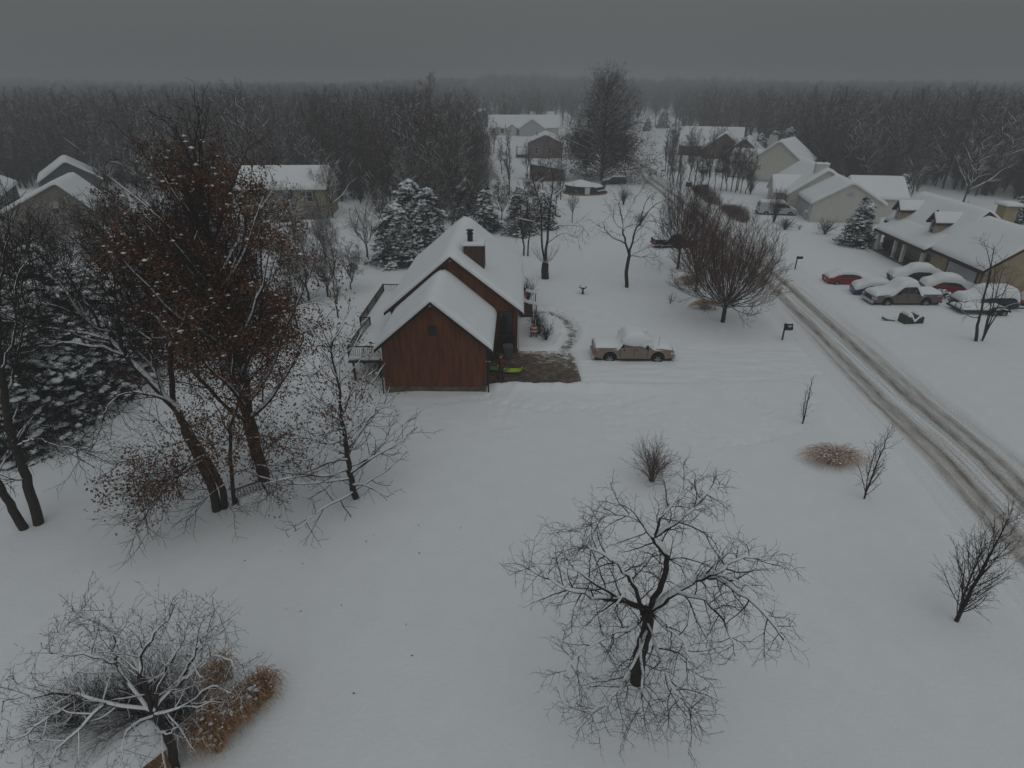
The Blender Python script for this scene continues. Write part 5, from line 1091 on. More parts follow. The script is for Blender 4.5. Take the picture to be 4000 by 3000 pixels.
# ---- saplings on the lawn (narrow, leaning with the breeze)
def sapling(px, py, tx, ty, h, w, seed, label, per=5.5, kidlen=.5, r=.05):
    B = gp(px, py); top = atY(tx, ty, B.y + .3); lean = ((top.x - B.x), (top.y - B.y)); rng = random.Random(seed)
    lv = [dict(per=per, t0=.08, ang=42, angj=8, angt=.4, len=lambda t, L: w * (1.05 - .72 * t), up=.12, wig=.07, n=6, rr=.5, rmin=.009, slim=.014, end=.4),
          dict(per=5, t0=.12, ang=36, angj=12, len=lambda t, L: w * .32, up=.08, wig=.1, n=4, rr=.6, rmin=.006, slim=.014, end=.5),
          dict(per=6, t0=.2, ang=40, angj=12, len=lambda t, L: w * .12, up=.03, wig=.1, n=3, rr=.6, rmin=.005, slim=.03, end=.6)]
    T = Tree(rng, lv); T.limb([(0, 0, -.2), (lean[0] * .25, lean[1] * .25, h * .33), (lean[0] * .6, lean[1] * .6, h * .68), (lean[0], lean[1], h)], r, .012, 0, .015, 4)
    T.limb([(0, 0, .2), (lean[0] * .1 - .15, .1, h * .4), (lean[0] * .35 - .2, .15, h * .8)], r * .6, .01, 0, .015, 4)
    return finish(T, B, 'sapling', label, 'young tree', 'young trees on the front lawn', snow=.03, load=.3)
sapling(3135, 1655, 3175, 1480, 2.9, .75, 51, 'smallest slim bare sapling, nearest the drive')
sapling(3375, 1948, 3470, 1700, 3.7, 1.35, 52, 'bare sapling beside the big tan grass clump')
sapling(3735, 2425, 3920, 2070, 4.6, 2.0, 53, 'largest leaning bare sapling by the road edge at the right', per=7, r=.085)
# ---- twiggy shrub and grasses
def shrub(loc, h, w, seed, label, m='twig', n=40, name='bare_shrub', cat='shrub', group=None, spread=1.0, thick=.012, snow=None, kids=4):
    rng = random.Random(seed); lv = [dict(count=kids, t0=.25, ang=26, angj=10, len=lambda t, L: L * .5, up=.05, wig=.12, n=4, rr=.6, rmin=thick * .55, slim=.02, end=.5), dict(count=3, t0=.3, ang=30, angj=10, len=lambda t, L: L * .5, up=.03, wig=.12, n=3, rr=.7, rmin=thick * .45, slim=.03, end=.6)]
    T = Tree(rng, lv)
    for i in range(n):
        az = i * 2.4 + rng.uniform(-.3, .3); q = (i + .5) / n; rad = w * .5 * q ** .5 * rng.uniform(.7, 1.1) * spread; z = h * math.sqrt(max(.08, 1 - (.85 * q) ** 2)) * rng.uniform(.75, 1.15); c, s_ = math.cos(az), math.sin(az)
        T.limb([(c * .05, s_ * .05, -.1), (c * rad * .35, s_ * rad * .35, z * .5), (c * rad, s_ * rad, z)], thick, thick * .5, 0, .02, 3)
    G = finish(T, loc, name, label, cat, group, barkm=m, twigm=m, snow=snow, sides=(3, 3, 3, 3), parts=('stems', 'twigs')); return G
shrub(gp(2545, 1880), 1.5, 2.2, 61, 'round twiggy shrub alone on the lawn south of the tan pickup', 'twig_red', 46, kids=6)
M['twig_tan'] = snowy('twig_tan', (.15, .105, .085), (.10, .07, .06), .55, .8, amount=.6)
def grass(px, py, h, w, n, seed, label, m='grass', droop=1.0, ratio=.7, snowp=30, tufts=((0, 0),), ss=.11):
    v = gp(px, py); rs = np.random.RandomState(seed); G = empty('ornamental_grass', v, 0, label, 'grass clump'); az = rs.uniform(0, 6.283, n); q = rs.uniform(0, 1, n) ** .55; L = h * rs.uniform(.7, 1.25, n)
    k = 6; P = np.zeros((n, k, 3)); root = rs.uniform(0, .28, n) * w * .6
    for j in range(k):
        t = j / (k - 1); rad = root + q * w * .5 * t ** 1.15 * 1.05; P[:, j, 0] = np.cos(az) * rad; P[:, j, 1] = np.sin(az) * rad * ratio; P[:, j, 2] = L * (np.sin(t * math.pi * (.5 + .32 * q * droop))) * (1 - .35 * q)
    tf = np.array(tufts, float)[rs.randint(0, len(tufts), n)]; P[:, :, 0] += tf[:, 0:1]; P[:, :, 1] += tf[:, 1:2]; P += rs.normal(0, .012, P.shape) + np.cumsum(rs.normal(0, .035 * h, P.shape), axis=1) * .5; R = np.tile(np.linspace(.012, .006, k), (n, 1)); b = [[(P[i].tolist(), R[i].tolist()) for i in range(n)]]
    V, F = tubes([(0, b[0])], (3,)); link(bpy.data.objects.new('blades', np_mesh('blades', V, F, False, [M[m]])), G)
    pts = P[rs.randint(0, n, snowp), rs.randint(2, 4, snowp)] + np.array([0, 0, .03]); V, F = clump_mesh(pts, rs, ss, .4); link(bpy.data.objects.new('snow', np_mesh('snow', V, F, True, [M['snow']])), G)
grass(3250, 1800, .75, 3.2, 520, 71, 'wide flattened tan grass clump on the lawn beside a sapling', 'grass_pale', 1.3, .62, 330, ((0, 0), (.35, .15), (-.35, .05), (.1, -.25)), .05)
grass(865, 2860, 1.2, 1.25, 2600, 72, 'tall rusty grass clump with snow beside the near left tree', 'grass', .95, .9, 420, ((0, 0), (.35, .35), (-.3, -.35), (.1, -.5), (.75, .75), (1.0, 1.2), (-.15, .3), (.2, .1), (.5, .55), (-.1, -.2)), .05)
grass(800, 2730, 1.35, .8, 700, 73, 'thinner brown grass stand behind the rusty clump near the left tree', 'grass_pale', .6, .8, 90, ((0, 0), (.3, .4), (-.5, 0), (.5, .7)), .045)
grass(2690, 1110, .9, 2.4, 500, 74, 'flattened tan grass clump under the narrower upright tree', 'grass_pale', 1.4, .6, 12)
grass(2755, 1205, .8, 2.6, 420, 75, 'tan grass clump left of the dense round tree trunk', 'grass_pale', 1.4, .5, 12)
shrub(gp(2618, 1186), .7, .9, 62, 'tiny twig tuft on the lawn left of the round tree', 'twig', 9)
shrub(gp(2500, 880), 1.3, 2.2, 63, 'tan twig clump behind the wide-armed tree', 'twig_tan', 50)
shrub(gp(2435, 800), 2.1, 2.0, 64, 'dark upright shrub in front of the dark green car', 'twig', 60)
# shrubs by the walk, right of the brown house
for i, (x, y, h, w_, lb) in enumerate(((2.0, 46.3, 1.2, 1.3, 'leafy shrub with snow nearest the porch handrail'), (2.2, 45.2, 1.1, 1.3, 'twiggy shrub behind the striped ornament'), (2.7, 44.0, .9, 1.3, 'low twiggy shrub right of the striped ornament by the walk'), (1.5, 53.5, 1.6, 1.5, 'bare shrub at the far side of the porch'))):
    shrub((x, y, -.05), h, w_, 80 + i, lb, 'twig_snow', 34, group='shrubs along the walk', thick=.018)
shrub(gp(585, 2800), 1.5, 3.2, 90, 'dense low brush with snow under the near left tree', 'twig_snow', 120, thick=.011, kids=6)
shrub(gp(720, 2850), 1.3, 1.6, 96, 'low brush between the near left trunk and the rusty grass', 'twig_snow', 60, thick=.010, kids=6)
shrub(gp(330, 2830), 1.1, 2.6, 95, 'low brush left of the small wooden shed', 'twig_snow', 90, thick=.010, kids=6)
# long shrub beds by the road
def bed(name, px0, py0, px1, py1, w, h, n, seed, label, m='twig_tan'):
    a, b = gp(px0, py0), gp(px1, py1); rng = random.Random(seed); T = Tree(rng, [dict(count=5, t0=.2, ang=34, angj=12, len=lambda t, L: L * .55, up=.03, wig=.15, n=3, rr=.7, rmin=.012, slim=.03, end=.6)]); c = (a + b) / 2; d = (b - a); L = d.length; d.normalize(); s_ = Vector((-d.y, d.x, 0))
    for i in range(n):
        u = rng.uniform(-.5, .5); vv = rng.uniform(-.5, .5) * math.sqrt(1 - (2 * u) ** 2); p = d * u * L + s_ * vv * w; hh = h * (1.05 - (2 * u) ** 2 * .6) * rng.uniform(.7, 1.1)
        o = Vector((rng.gauss(0, .25), rng.gauss(0, .25), 0)); T.limb([p, p + o * .5 + Vector((0, 0, hh * .6)), p + o + Vector((0, 0, hh))], .016, .009, 0, .02, 2)
    finish(T, c, name, label, 'shrub', 'long shrub beds by the road', barkm=m, twigm=m, snow=None, sides=(3, 3, 3), parts=('stems', 'twigs'))
bed('shrub_bed', 2715, 735, 2800, 805, 3.4, 1.0, 700, 91, 'longer oval bed of brownish twiggy shrubs, farther along the road')
bed('shrub_bed', 2835, 815, 2905, 872, 3.2, 1.0, 560, 92, 'shorter oval bed of brownish twiggy shrubs just behind the round tree')
for i, (px, py, h, w_, lb) in enumerate(((3022, 868, 3.6, 2.6, 'small bare tree in front of the white van'), (3066, 897, 1.1, 2.2, 'low round shrub between the van and the cream house gable'), (3122, 897, .5, .8, 'three little stalks in the snow before the cream house'), (3222, 915, 1.5, 2.6, 'round reddish shrub at the foot of the cream gable wall'), (3385, 960, 1.0, 2.4, 'low snow-dusted shrub under the spruce by the tan house'), (3480, 1010, .8, 1.5, 'snow-covered bush before the white porch columns'), (3455, 985, 1.3, 1.1, 'dark evergreen bush inside the tan house porch'), (2930, 760, 2.2, 1.2, 'thin stake-like shrub left of the cream house'))):
    shrub(gp(px, py), h, w_, 100 + i, lb, 'needle' if 'evergreen' in lb else 'twig_snow' if 'snow' in lb else 'twig', 8 if h < .6 else 40, thick=.02)
# ---- multi-stem trees at the right
LVD = [dict(per=1.7, t0=.3, ang=38, angj=10, len=lambda t, L: 1.7 * (1 - .4 * t), up=.06, wig=.13, n=6, rr=.5, rmin=.012, slim=.012, end=.4), dict(per=2.6, t0=.2, ang=38, angj=12, len=lambda t, L: .8, up=.04, wig=.13, n=4, rr=.6, rmin=.010, slim=.015, end=.5), dict(per=2.6, t0=.2, ang=38, angj=12, len=lambda t, L: .35, up=.04, wig=.13, n=3, rr=.6, rmin=.008, slim=.015, end=.5)]
B = gp(3815, 1332); Y = B.y; T = Tree(random.Random(121), LVD)
T.limb([B - Vector((0, 0, .3)), D(3818, 1270), D(3830, 1220), D(3850, 1130), D(3870, 1050), D(3885, 960)], .13, .02, 0, .02, 4)
T.limb([D(3825, 1240), D(3790, 1235, -.3), D(3750, 1210, -.5)], .05, .012, 0, .02, 3); T.limb([D(3835, 1180), D(3870, 1060, .4), D(3845, 950, .8)], .05, .012, 0, .02, 3)
finish(T, B, 'bare_tree', 'slim dark-trunked bare tree by the trailer, left of the multi-stem clump', origin=B, snow=.05, load=.4)
B = gp(3836, 1332); Y = B.y; T = Tree(random.Random(122), LVD)
for pts in ([B, D(3870, 1230), D(3890, 1150), D(3920, 1050)], [B, D(3875, 1240, .3), D(3910, 1170, .5), D(3945, 1090, .6)], [B, D(3865, 1220, -.3), D(3880, 1130, -.6), D(3890, 1020, -.8)], [B, D(3880, 1250, -.2), D(3925, 1200, -.4), D(3985, 1180, -.5)]): T.limb(pts, .06, .014, 0, .02, 4)
finish(T, B, 'bare_tree', 'pale multi-stem clump fanning out right of the slim trunk near the trailer', origin=B, snow=.06, load=.3)

# ---- the oaks and maple at the left
def oak(px, py, seed, h, r, crownw, label, top=None, leafn=16000, t0=.28, topm=0, lean=(0, 0), per=1.55, snow=.03, leafsel=None, lsize=.17, up=.035, low=.16, leafm='leaf', loc=None, ang=70, l2=.38):
    B = gp(px, py) if loc is None else Vector(loc); rng = random.Random(seed)
    prof = lambda t: crownw * (.42 + .58 * min(1, ((1.0 - t) / (1 - t0)) * 1.25)) * .5 * (1.35 if ang < 60 else 1)
    lv = [dict(per=per, t0=t0, ang=ang, angj=9, angt=.55, len=lambda t, L: max(1.3, prof(t)), up=up, wig=.10, n=9, rr=.42, rmax=.11, rmin=.03, slim=.028, end=.25),
          dict(per=1.6, t0=.18, ang=46, angj=12, len=lambda t, L: max(.8, L * l2 * (1.15 - .6 * t)), up=.035, wig=.14, n=6, rr=.5, rmin=.016, slim=.018, end=.35),
          dict(per=2.6, t0=.15, ang=44, angj=14, len=lambda t, L: max(.45, L * .42), up=.01, wig=.17, n=4, rr=.55, rmin=.010, slim=.02, end=.5),
          dict(per=3.0, t0=.2, ang=44, angj=14, len=lambda t, L: .32, up=0, wig=.18, n=3, rr=.6, rmin=.008, slim=.02, end=.6)]
    T = Tree(rng, lv); n = 5
    T.limb([(lean[0] * h * (i / n) ** 1.2, lean[1] * h * (i / n) ** 1.2, h * i / n - (.3 if i == 0 else 0)) for i in range(n + 1)], r, r * .15, 0, .04, 4)
    L = []
    if leafn: L = [leaf_mesh(T.tips, rng, leafn, lsize, .20, .7, leafsel)]
    G = finish(T, B, 'oak_tree' if leafn else 'bare_tree', label, snow=snow, leaves=[l for l in L if l], leafm=leafm, load=1.0)
    if leafn:
        P = np.array([t[0] for t in T.tips]); rs = np.random.RandomState(seed); 
        if leafsel is not None: P = P[leafsel(P, rs)]
        pk = P[rs.randint(0, len(P), min(1500, leafn // 22))] + np.array([0, 0, .06]); V, F = clump_mesh(pk, rs, .065, .6, .4); link(bpy.data.objects.new('snow', np_mesh('snow', V, F, True, [M['snow']])), G)
    return G
oak(1030, 1872, 201, 15.2, .31, 11.6, 'tallest oak with rusty leaves, straight trunk left of the brown house', leafn=40000, lsize=.105, t0=.2, per=4.2, ang=56, up=.09, snow=.045, leafsel=lambda P, rs: (P[:, 2] < 16.6) & (rs.rand(len(P)) < sstep(18, 13, P[:, 2]) * .8 + .04) & (P[:, 2] > 4.6) & (fbm(P[:, 0] * .8 + P[:, 2], P[:, 1] * .8 + 5, 2) > .42), lean=(0, .01))
oak(1000, 1790, 202, 14.0, .24, 8.0, 'second oak with rusty leaves just behind the tallest oak', leafn=16000, lsize=.105, per=3.2, t0=.28, ang=54, up=.09, snow=.045, lean=(-.035, .03), leafsel=lambda P, rs: (P[:, 2] > 5) & (P[:, 2] < 15) & (fbm(P[:, 0] * .8 + P[:, 2], P[:, 1] * .8, 2) > .42))
oak(1385, 1948, 203, 8.2, .17, 8.2, 'smaller oak with few brown leaves between the tallest oak and the brown house', leafn=900, lsize=.12, t0=.07, per=6.5, ang=72, leafsel=lambda P, rs: (P[:, 2] > 4.2) & (P[:, 0] < 1.2), lean=(-.01, .01), low=.1, up=.02, snow=.03)
# leaning maple with snow on its limbs
LVM = [dict(per=3.0, t0=.22, ang=38, angj=12, len=lambda t, L: 2.5 * (1 - .4 * t), up=.03, wig=.1, n=8, rr=.5, rmax=.07, rmin=.02, slim=.02, end=.3),
       dict(per=3.4, t0=.15, ang=40, angj=12, len=lambda t, L: 1.25, up=.04, wig=.12, n=5, rr=.55, rmin=.012, slim=.018, end=.4),
       dict(per=5.6, t0=.15, ang=38, angj=14, len=lambda t, L: .62, up=.03, wig=.13, n=3, rr=.6, rmin=.008, slim=.02, end=.6)]
B = gp(848, 1992); Y = B.y; T = Tree(random.Random(211), LVM)
T.limb([B - Vector((0, 0, .3)), D(820, 1880), D(740, 1720, .2), D(700, 1620, .4), D(650, 1560, .5), D(500, 1400, .8)], .22, .13, 0, .02, 4, kids=False)
for pts, r0 in (([D(500, 1400, .8), D(430, 1330, 1.2), D(330, 1240, 1.6), D(250, 1130, 2.2), D(180, 1060, 3)], .12), ([D(490, 1390, .8), D(460, 1300, .4), D(455, 1200, .2), D(440, 1080, 0), D(400, 960, 0)], .09),
      ([D(700, 1620, .4), D(600, 1540, -.3), D(470, 1545, -.8), D(400, 1620, -1.2)], .08), ([D(500, 1400, .8), D(360, 1350, .3), D(200, 1350, 0), D(60, 1390, -.3)], .07), ([D(430, 1330, 1), D(300, 1300, .8), D(120, 1270, 1), D(0, 1250, 1)], .06),
      ([D(400, 1300, 1), D(330, 1180, 1), D(260, 1080, 1), D(150, 980, 1)], .07), ([D(650, 1560, .5), D(600, 1430, 1.5), D(570, 1300, 2), D(540, 1150, 2.5)], .09), ([D(570, 1300, 2), D(500, 1150, 2), D(470, 1020, 2.4), D(420, 900, 3)], .06),
      ([D(790, 1800), D(700, 1850, -1), D(620, 1930, -2), D(560, 2000, -2.6)], .05), ([D(760, 1760), D(690, 1880, .8), D(720, 1960, 1)], .04), ([D(740, 1720), D(660, 1740, -.8), D(590, 1800, -1.4)], .045), ([D(360, 1260, 1.6), D(240, 1200, 2), D(100, 1180, 2.4)], .05)):
    T.limb(pts, r0, .014, 0, .04, 4, t0=.15)
finish(T, B, 'maple_tree', 'thick leaning bare tree with snow along its limbs, spreading to the left', origin=B, twigm='twig', snow=.03, load=.75)
B = gp(878, 1985); Y = B.y; T = Tree(random.Random(212), LVM)
T.limb([B - Vector((0, 0, .3)), D(855, 1880), D(740, 1690, .3), D(680, 1580, .5), D(665, 1400, .8), D(680, 1330, .8)], .17, .10, 0, .02, 4, kids=False)
for pts, r0 in (([D(680, 1330, .8), D(640, 1280, .8), D(580, 1200, 1.2), D(560, 1000, 1.4), D(520, 860, 1.6)], .09), ([D(680, 1330, .8), D(720, 1260, .8), D(790, 1200, .6), D(860, 1190, .6)], .06), ([D(665, 1420, .8), D(600, 1340, .6), D(520, 1280, .4)], .05),
      ([D(690, 1310, .8), D(690, 1160, 1), D(640, 1020, 1.2), D(640, 880, 1.4)], .07), ([D(700, 1290), D(760, 1120), D(750, 980), D(800, 860)], .06), ([D(770, 1740), D(830, 1740, -.8), D(880, 1700, -1.2)], .05), ([D(800, 1780), D(700, 1820, -1), D(600, 1880, -2)], .045)):
    T.limb(pts, r0, .014, 0, .04, 4, t0=.12)
L = leaf_mesh([t for t in T.tips], random.Random(5), 3200, .12, .25, .7, lambda P, rs: (P[:, 2] < 7) & (P[:, 2] > 1.6))
finish(T, B, 'maple_tree', 'second leaning trunk rising beside the thick snowy one', origin=B, snow=.03, load=.75, leaves=[L])
B = gp(912, 1968); Y = B.y; T = Tree(random.Random(213), LVM)
T.limb([B - Vector((0, 0, .3)), D(905, 1850), D(900, 1740), D(905, 1650), D(940, 1560)], .11, .05, 0, .02, 4, kids=False)
for pts, r0 in (([D(940, 1560), D(960, 1450), D(950, 1300, .5)], .05), ([D(905, 1860), D(960, 1830, -.5), D(1030, 1820, -.8), D(1080, 1860, -1)], .05), ([D(900, 1700), D(850, 1590, -.5), D(790, 1560, -.8)], .04), ([D(903, 1780), D(950, 1720, .5), D(1040, 1700, 1)], .035), ([D(905, 1880), D(860, 1900, -.8), D(800, 1950, -1.4)], .03)): T.limb(pts, r0, .012, 0, .03, 4, t0=.15)
L = leaf_mesh(T.tips, random.Random(6), 2600, .12, .25, .7, lambda P, rs: P[:, 2] > 1.8)
finish(T, B, 'oak_tree', 'thin young trunk with a snowy crooked limb beside the bench', origin=B, snow=.03, load=.75, leaves=[L])
# left edge pair
B = gp(150, 2045); Y = B.y; T = Tree(random.Random(214), LVM)
T.limb([B - Vector((0, 0, .3)), D(120, 1930), D(85, 1800), D(40, 1690), D(20, 1560), D(0, 1400), D(-10, 1200)], .23, .10, 0, .02, 4, kids=False)
for pts, r0 in (([D(70, 1740), D(110, 1725, -.3), D(160, 1720, -.5), D(260, 1745, -.8), D(340, 1770, -1)], .05), ([D(20, 1560), D(60, 1420, .6), D(100, 1250, 1), D(80, 1050, 1.4)], .06), ([D(0, 1400), D(-60, 1250), D(-80, 1050)], .06), ([D(0, 1450), D(60, 1300, -1), D(60, 1130, -1.4), D(120, 1000, -1.6)], .05), ([D(-10, 1200), D(10, 1050), D(40, 900)], .06), ([D(100, 1870), D(40, 1880, -.7), D(-20, 1860, -1)], .03)): T.limb(pts, r0, .014, 0, .04, 4, t0=.15)
finish(T, B, 'bare_tree', 'tall dark trunk at the left edge, second from the frame side', origin=B, snow=.03, load=.7)
B = gp(92, 2065); Y = B.y; T = Tree(random.Random(215), LVM)
T.limb([B - Vector((0, 0, .3)), D(50, 1990), D(0, 1900), D(-80, 1750), D(-140, 1500)], .21, .10, 0, .02, 4, kids=False)
T.limb([D(-20, 1870), D(20, 1800, .4), D(10, 1700, .8)], .04, .012, 0, .03, 3)
finish(T, B, 'bare_tree', 'leaning mossy trunk cut off by the left edge', origin=B, snow=.02, load=1.2)

# ---- conifers loaded with snow
def conifer(seed, h, w, dens=1.0, snowy_=1.0, needle='needle', col=.7, wisp=1.0):
    rs = np.random.RandomState(seed); G = empty('snowy_conifer', (0, 0, -500), 0); b = MB(); b.bar((0, 0, -.4), (0, 0, h * .95), h * .018, .02, 7); b.build('trunk', M['bark'], G)
    nb = int(95 * dens * h / 7); A_ = []; lead = []
    nV = []; S_ = []
    for i in range(nb):
        t = (i + rs.rand()) / nb; z0 = h * (.05 + .93 * t); L = w * .5 * (1 - t) ** col * rs.uniform(.5, 1.2) + .12; az = rs.rand() * 6.283; dz_ = rs.uniform(.35, .85); sno = rs.rand() < .7
        m = 7
        for j in range(m):
            u = (j + .6) / m; x = L * u; z = z0 + L * (.10 * u - dz_ * u * u); cnt = int((9 if u > .3 else 4) * max(.6, L))
            wd = .16 + .30 * L * u * (1.15 - u) * 1.3
            p = np.stack([np.full(cnt, x) + rs.normal(0, .1, cnt), rs.normal(0, wd, cnt), z + rs.normal(0, .07, cnt) - .05], -1)
            ca, sa = math.cos(az), math.sin(az); q = p.copy(); q[:, 0] = p[:, 0] * ca - p[:, 1] * sa; q[:, 1] = p[:, 0] * sa + p[:, 1] * ca; nV.append(q)
            if sno and rs.rand() < .62 * snowy_ * (.5 + .8 * (u > .35)): 
                c2 = 4; p2 = np.stack([np.full(c2, x) + rs.normal(0, .05, c2), rs.normal(0, wd * .8, c2), z + .07 + rs.normal(0, .03, c2)], -1); q2 = p2.copy(); q2[:, 0] = p2[:, 0] * ca - p2[:, 1] * sa; q2[:, 1] = p2[:, 0] * sa + p2[:, 1] * ca; S_.append(q2)
    P = np.concatenate(nV); n = len(P); rad = P.copy(); rad[:, 2] = 0; rad /= np.linalg.norm(rad, axis=1)[:, None] + 1e-6
    d = rad * .8 + rs.normal(0, .55, (n, 3)); d[:, 2] -= .55; d /= np.linalg.norm(d, axis=1)[:, None]; s_ = np.cross(d, rs.normal(0, 1, (n, 3))); s_ /= np.linalg.norm(s_, axis=1)[:, None] + 1e-9
    L = rs.uniform(.16, .38, (n, 1)) * wisp * (h / 7) ** .3; V = np.stack([P - s_ * L * .16, P + d * L, P + s_ * L * .16], 1).reshape(-1, 3); V2 = V
    link(bpy.data.objects.new('foliage', np_mesh('foliage', V2, [np.arange(n * 3).reshape(n, 3)], False, [M[needle]])), G)
    SP = np.concatenate(S_ + [np.array([[0, 0, h * .99]])]); V, F = clump_mesh(SP, rs, .165 * (h / 7) ** .35, .7, .5); link(bpy.data.objects.new('snow', np_mesh('snow', V, F, True, [M['snow']])), G)
    return G
CF = [conifer(301, 7, 4.8, 1.2, 1.1), conifer(302, 7, 4.4, 1.15, 1.15, 'cedar', .5), conifer(303, 7, 5.8, 1.3, 1.15, 'cedar', .4)]
used = [False] * 3
def cf(k, loc, h, label, rz=None, sx=1.0, group='snow-laden conifers'):
    s_ = h / 7; c = dupe(CF[k], loc, rz if rz is not None else loc[0] * 3.1, (s_ * sx, s_ * sx, s_), label, group); c['category'] = 'conifer'; return c
def cfp(k, px, py, h, label, sx=1.0): v = gp(px, py); return cf(k, tuple(v), h, label, None, sx)
cfp(0, 3345, 955, 5.9, 'snow-plastered spruce standing alone between the cream house and the tan house', 1.35)
for i, (px, py, h, k, lb) in enumerate(((1900, 905, 6.0, 0, 'drooping conifer right behind the brown house roof peak'), (2030, 915, 6.3, 1, 'conifer behind the brown house, right of its roof peak beside the twin trunks'), (1825, 850, 5.6, 2, 'dark conifer with a snowy tip behind the roof peak'), (1560, 1025, 6.6, 2, 'broad snow-laden conifer left of the brown house roof'), (1680, 960, 7.2, 1, 'tall conifer behind the left roof slope'), (1610, 930, 7.5, 2, 'conifer behind the broad one left of the roof'),
       (2120, 890, 5.0, 2, 'low broad conifer right of the thin twin trunks'), (3010, 640, 8.5, 0, 'tall snowy conifer left in the group behind the cream house'), (3065, 640, 8.8, 1, 'tall snowy conifer in the middle of the group behind the cream house'), (3110, 660, 7.0, 0, 'snowy conifer at the right of the group behind the cream house'), (2960, 620, 6.5, 2, 'snowy conifer behind the white house chimney'),
       (3215, 640, 7.5, 1, 'conifer at the wood edge above the cream house chimney'), (3310, 680, 6.5, 2, 'bushy snow-topped conifer at the wood edge above the cream wing'), (3510, 790, 5.0, 0, 'small conifer before the wood behind the tan house'), (3990, 870, 4.5, 2, 'low conifer at the right edge behind the tan house chimney'), (2528, 512, 6, 0, 'snowy conifer where the road disappears'), (2590, 500, 8, 2, 'conifer right of the road end'))):
    cfp(k, px, py, h, lb, 1.25 if px < 2200 else 1.1)
for i, (px, py, h, k, sx, lb) in enumerate(((60, 1740, 7.4, 2, 1.1, 'dark snow-loaded cedar behind the left edge trunk'), (170, 1650, 8.0, 1, 1.25, 'dark snowy cedar, leftmost of the thick row but one'), (290, 1590, 8.2, 2, 1.1, 'dark snowy cedar in the middle of the left row'), (410, 1500, 8.6, 1, 1.3, 'dark snowy cedar right of the middle of the left row'), (-60, 1700, 8.6, 1, 1.2, 'dark cedar at the very left edge'), (500, 1400, 7.4, 2, 1.0, 'dark snowy cedar behind the leaning trunks'), (90, 1480, 9, 1, 1.2, 'cedar in the second row at the left'), (260, 1400, 8.6, 2, 1.0, 'cedar in the second row behind the maple limbs'))):
    v = gp(px, py); cf(k, tuple(v), h, lb, i * 1.3, sx, 'dark snow-laden cedars at the left')
for c in CF:
    for ch in list(c.children): bpy.data.objects.remove(ch)
    bpy.data.objects.remove(c)

# ---- bare tree stock for the wood (copied)
def stock(seed, h, w, nst=7, fork=.3, twig='twig_far', snow=.05, load=.8, leafn=0, spread=1.0):
    """round-headed bare tree: the trunk splits into wandering limbs"""
    rng = random.Random(seed)
    lv = [dict(count=8, t0=.15, ang=40, angj=12, len=lambda t, L: w * .30 * (1.2 - .6 * t), up=.05, wig=.14, n=6, rr=.5, rmax=.07, rmin=.03, slim=.03, end=.3),
          dict(count=7, t0=.15, ang=38, angj=12, len=lambda t, L: L * .5 * (1.15 - .5 * t), up=.04, wig=.15, n=4, rr=.5, rmin=.020, slim=.02, end=.45),
          dict(count=6, t0=.15, ang=40, angj=14, len=lambda t, L: L * .55, up=.03, wig=.15, n=3, rr=.55, rmin=.015, slim=.02, end=.5)]
    T = Tree(rng, lv); r = h * .013; T.limb([(0, 0, -.4), (.1, 0, h * fork * .5), (rng.uniform(-.4, .4), rng.uniform(-.4, .4), h * fork)], r, r * .8, 0, .03, 3, kids=False); base = T.b[0][0][0][-1]
    for i in range(nst):
        q = (i + .3) / nst; az = i * 2.4 + rng.uniform(-.5, .5); rad = w * .42 * spread * (.25 + .75 * q) * rng.uniform(.7, 1.15); top = h * (1.02 - .42 * q * q) * rng.uniform(.88, 1.02); c, s_ = math.cos(az), math.sin(az)
        z0 = h * fork * rng.uniform(.75, 1.0); p0 = (base[0] * z0 / (h * fork), base[1] * z0 / (h * fork), z0)
        P = [p0] + [(base[0] + c * rad * f ** .7 + rng.gauss(0, .5), base[1] + s_ * rad * f ** .7 + rng.gauss(0, .5), z0 + (top - z0) * f) for f in (.3, .62, 1.0)]
        T.limb(P, r * rng.uniform(.4, .6), .035, 0, .07, 3, t0=.15)
    L = [leaf_mesh(T.tips, random.Random(seed), leafn, .3, .3, .6)] if leafn else []
    G = finish(T, (0, 0, -500), 'bare_tree', 'x', 'tree', barkm='bark_far', twigm=twig, snow=snow, load=load, sides=(6, 4, 3, 3), leaves=L, leafm='leaf_dull'); return G
ST = [stock(401, 16, 9), stock(402, 17, 7.5, 6, .35, spread=.8), stock(403, 15, 11, 8, .22, snow=.035, load=1.4), stock(404, 17, 5.5, 6, .25, spread=.7, load=.6), stock(405, 14, 8.5, 8, .2, leafn=900), stock(406, 16, 12, 8, .25, snow=.03, load=1.5)]
def st(k, loc, h, label, rz=0, group=None, sx=1.0):
    s_ = h / 17; return dupe(ST[k], loc, rz, (s_ * sx, s_ * sx, s_), label, group)
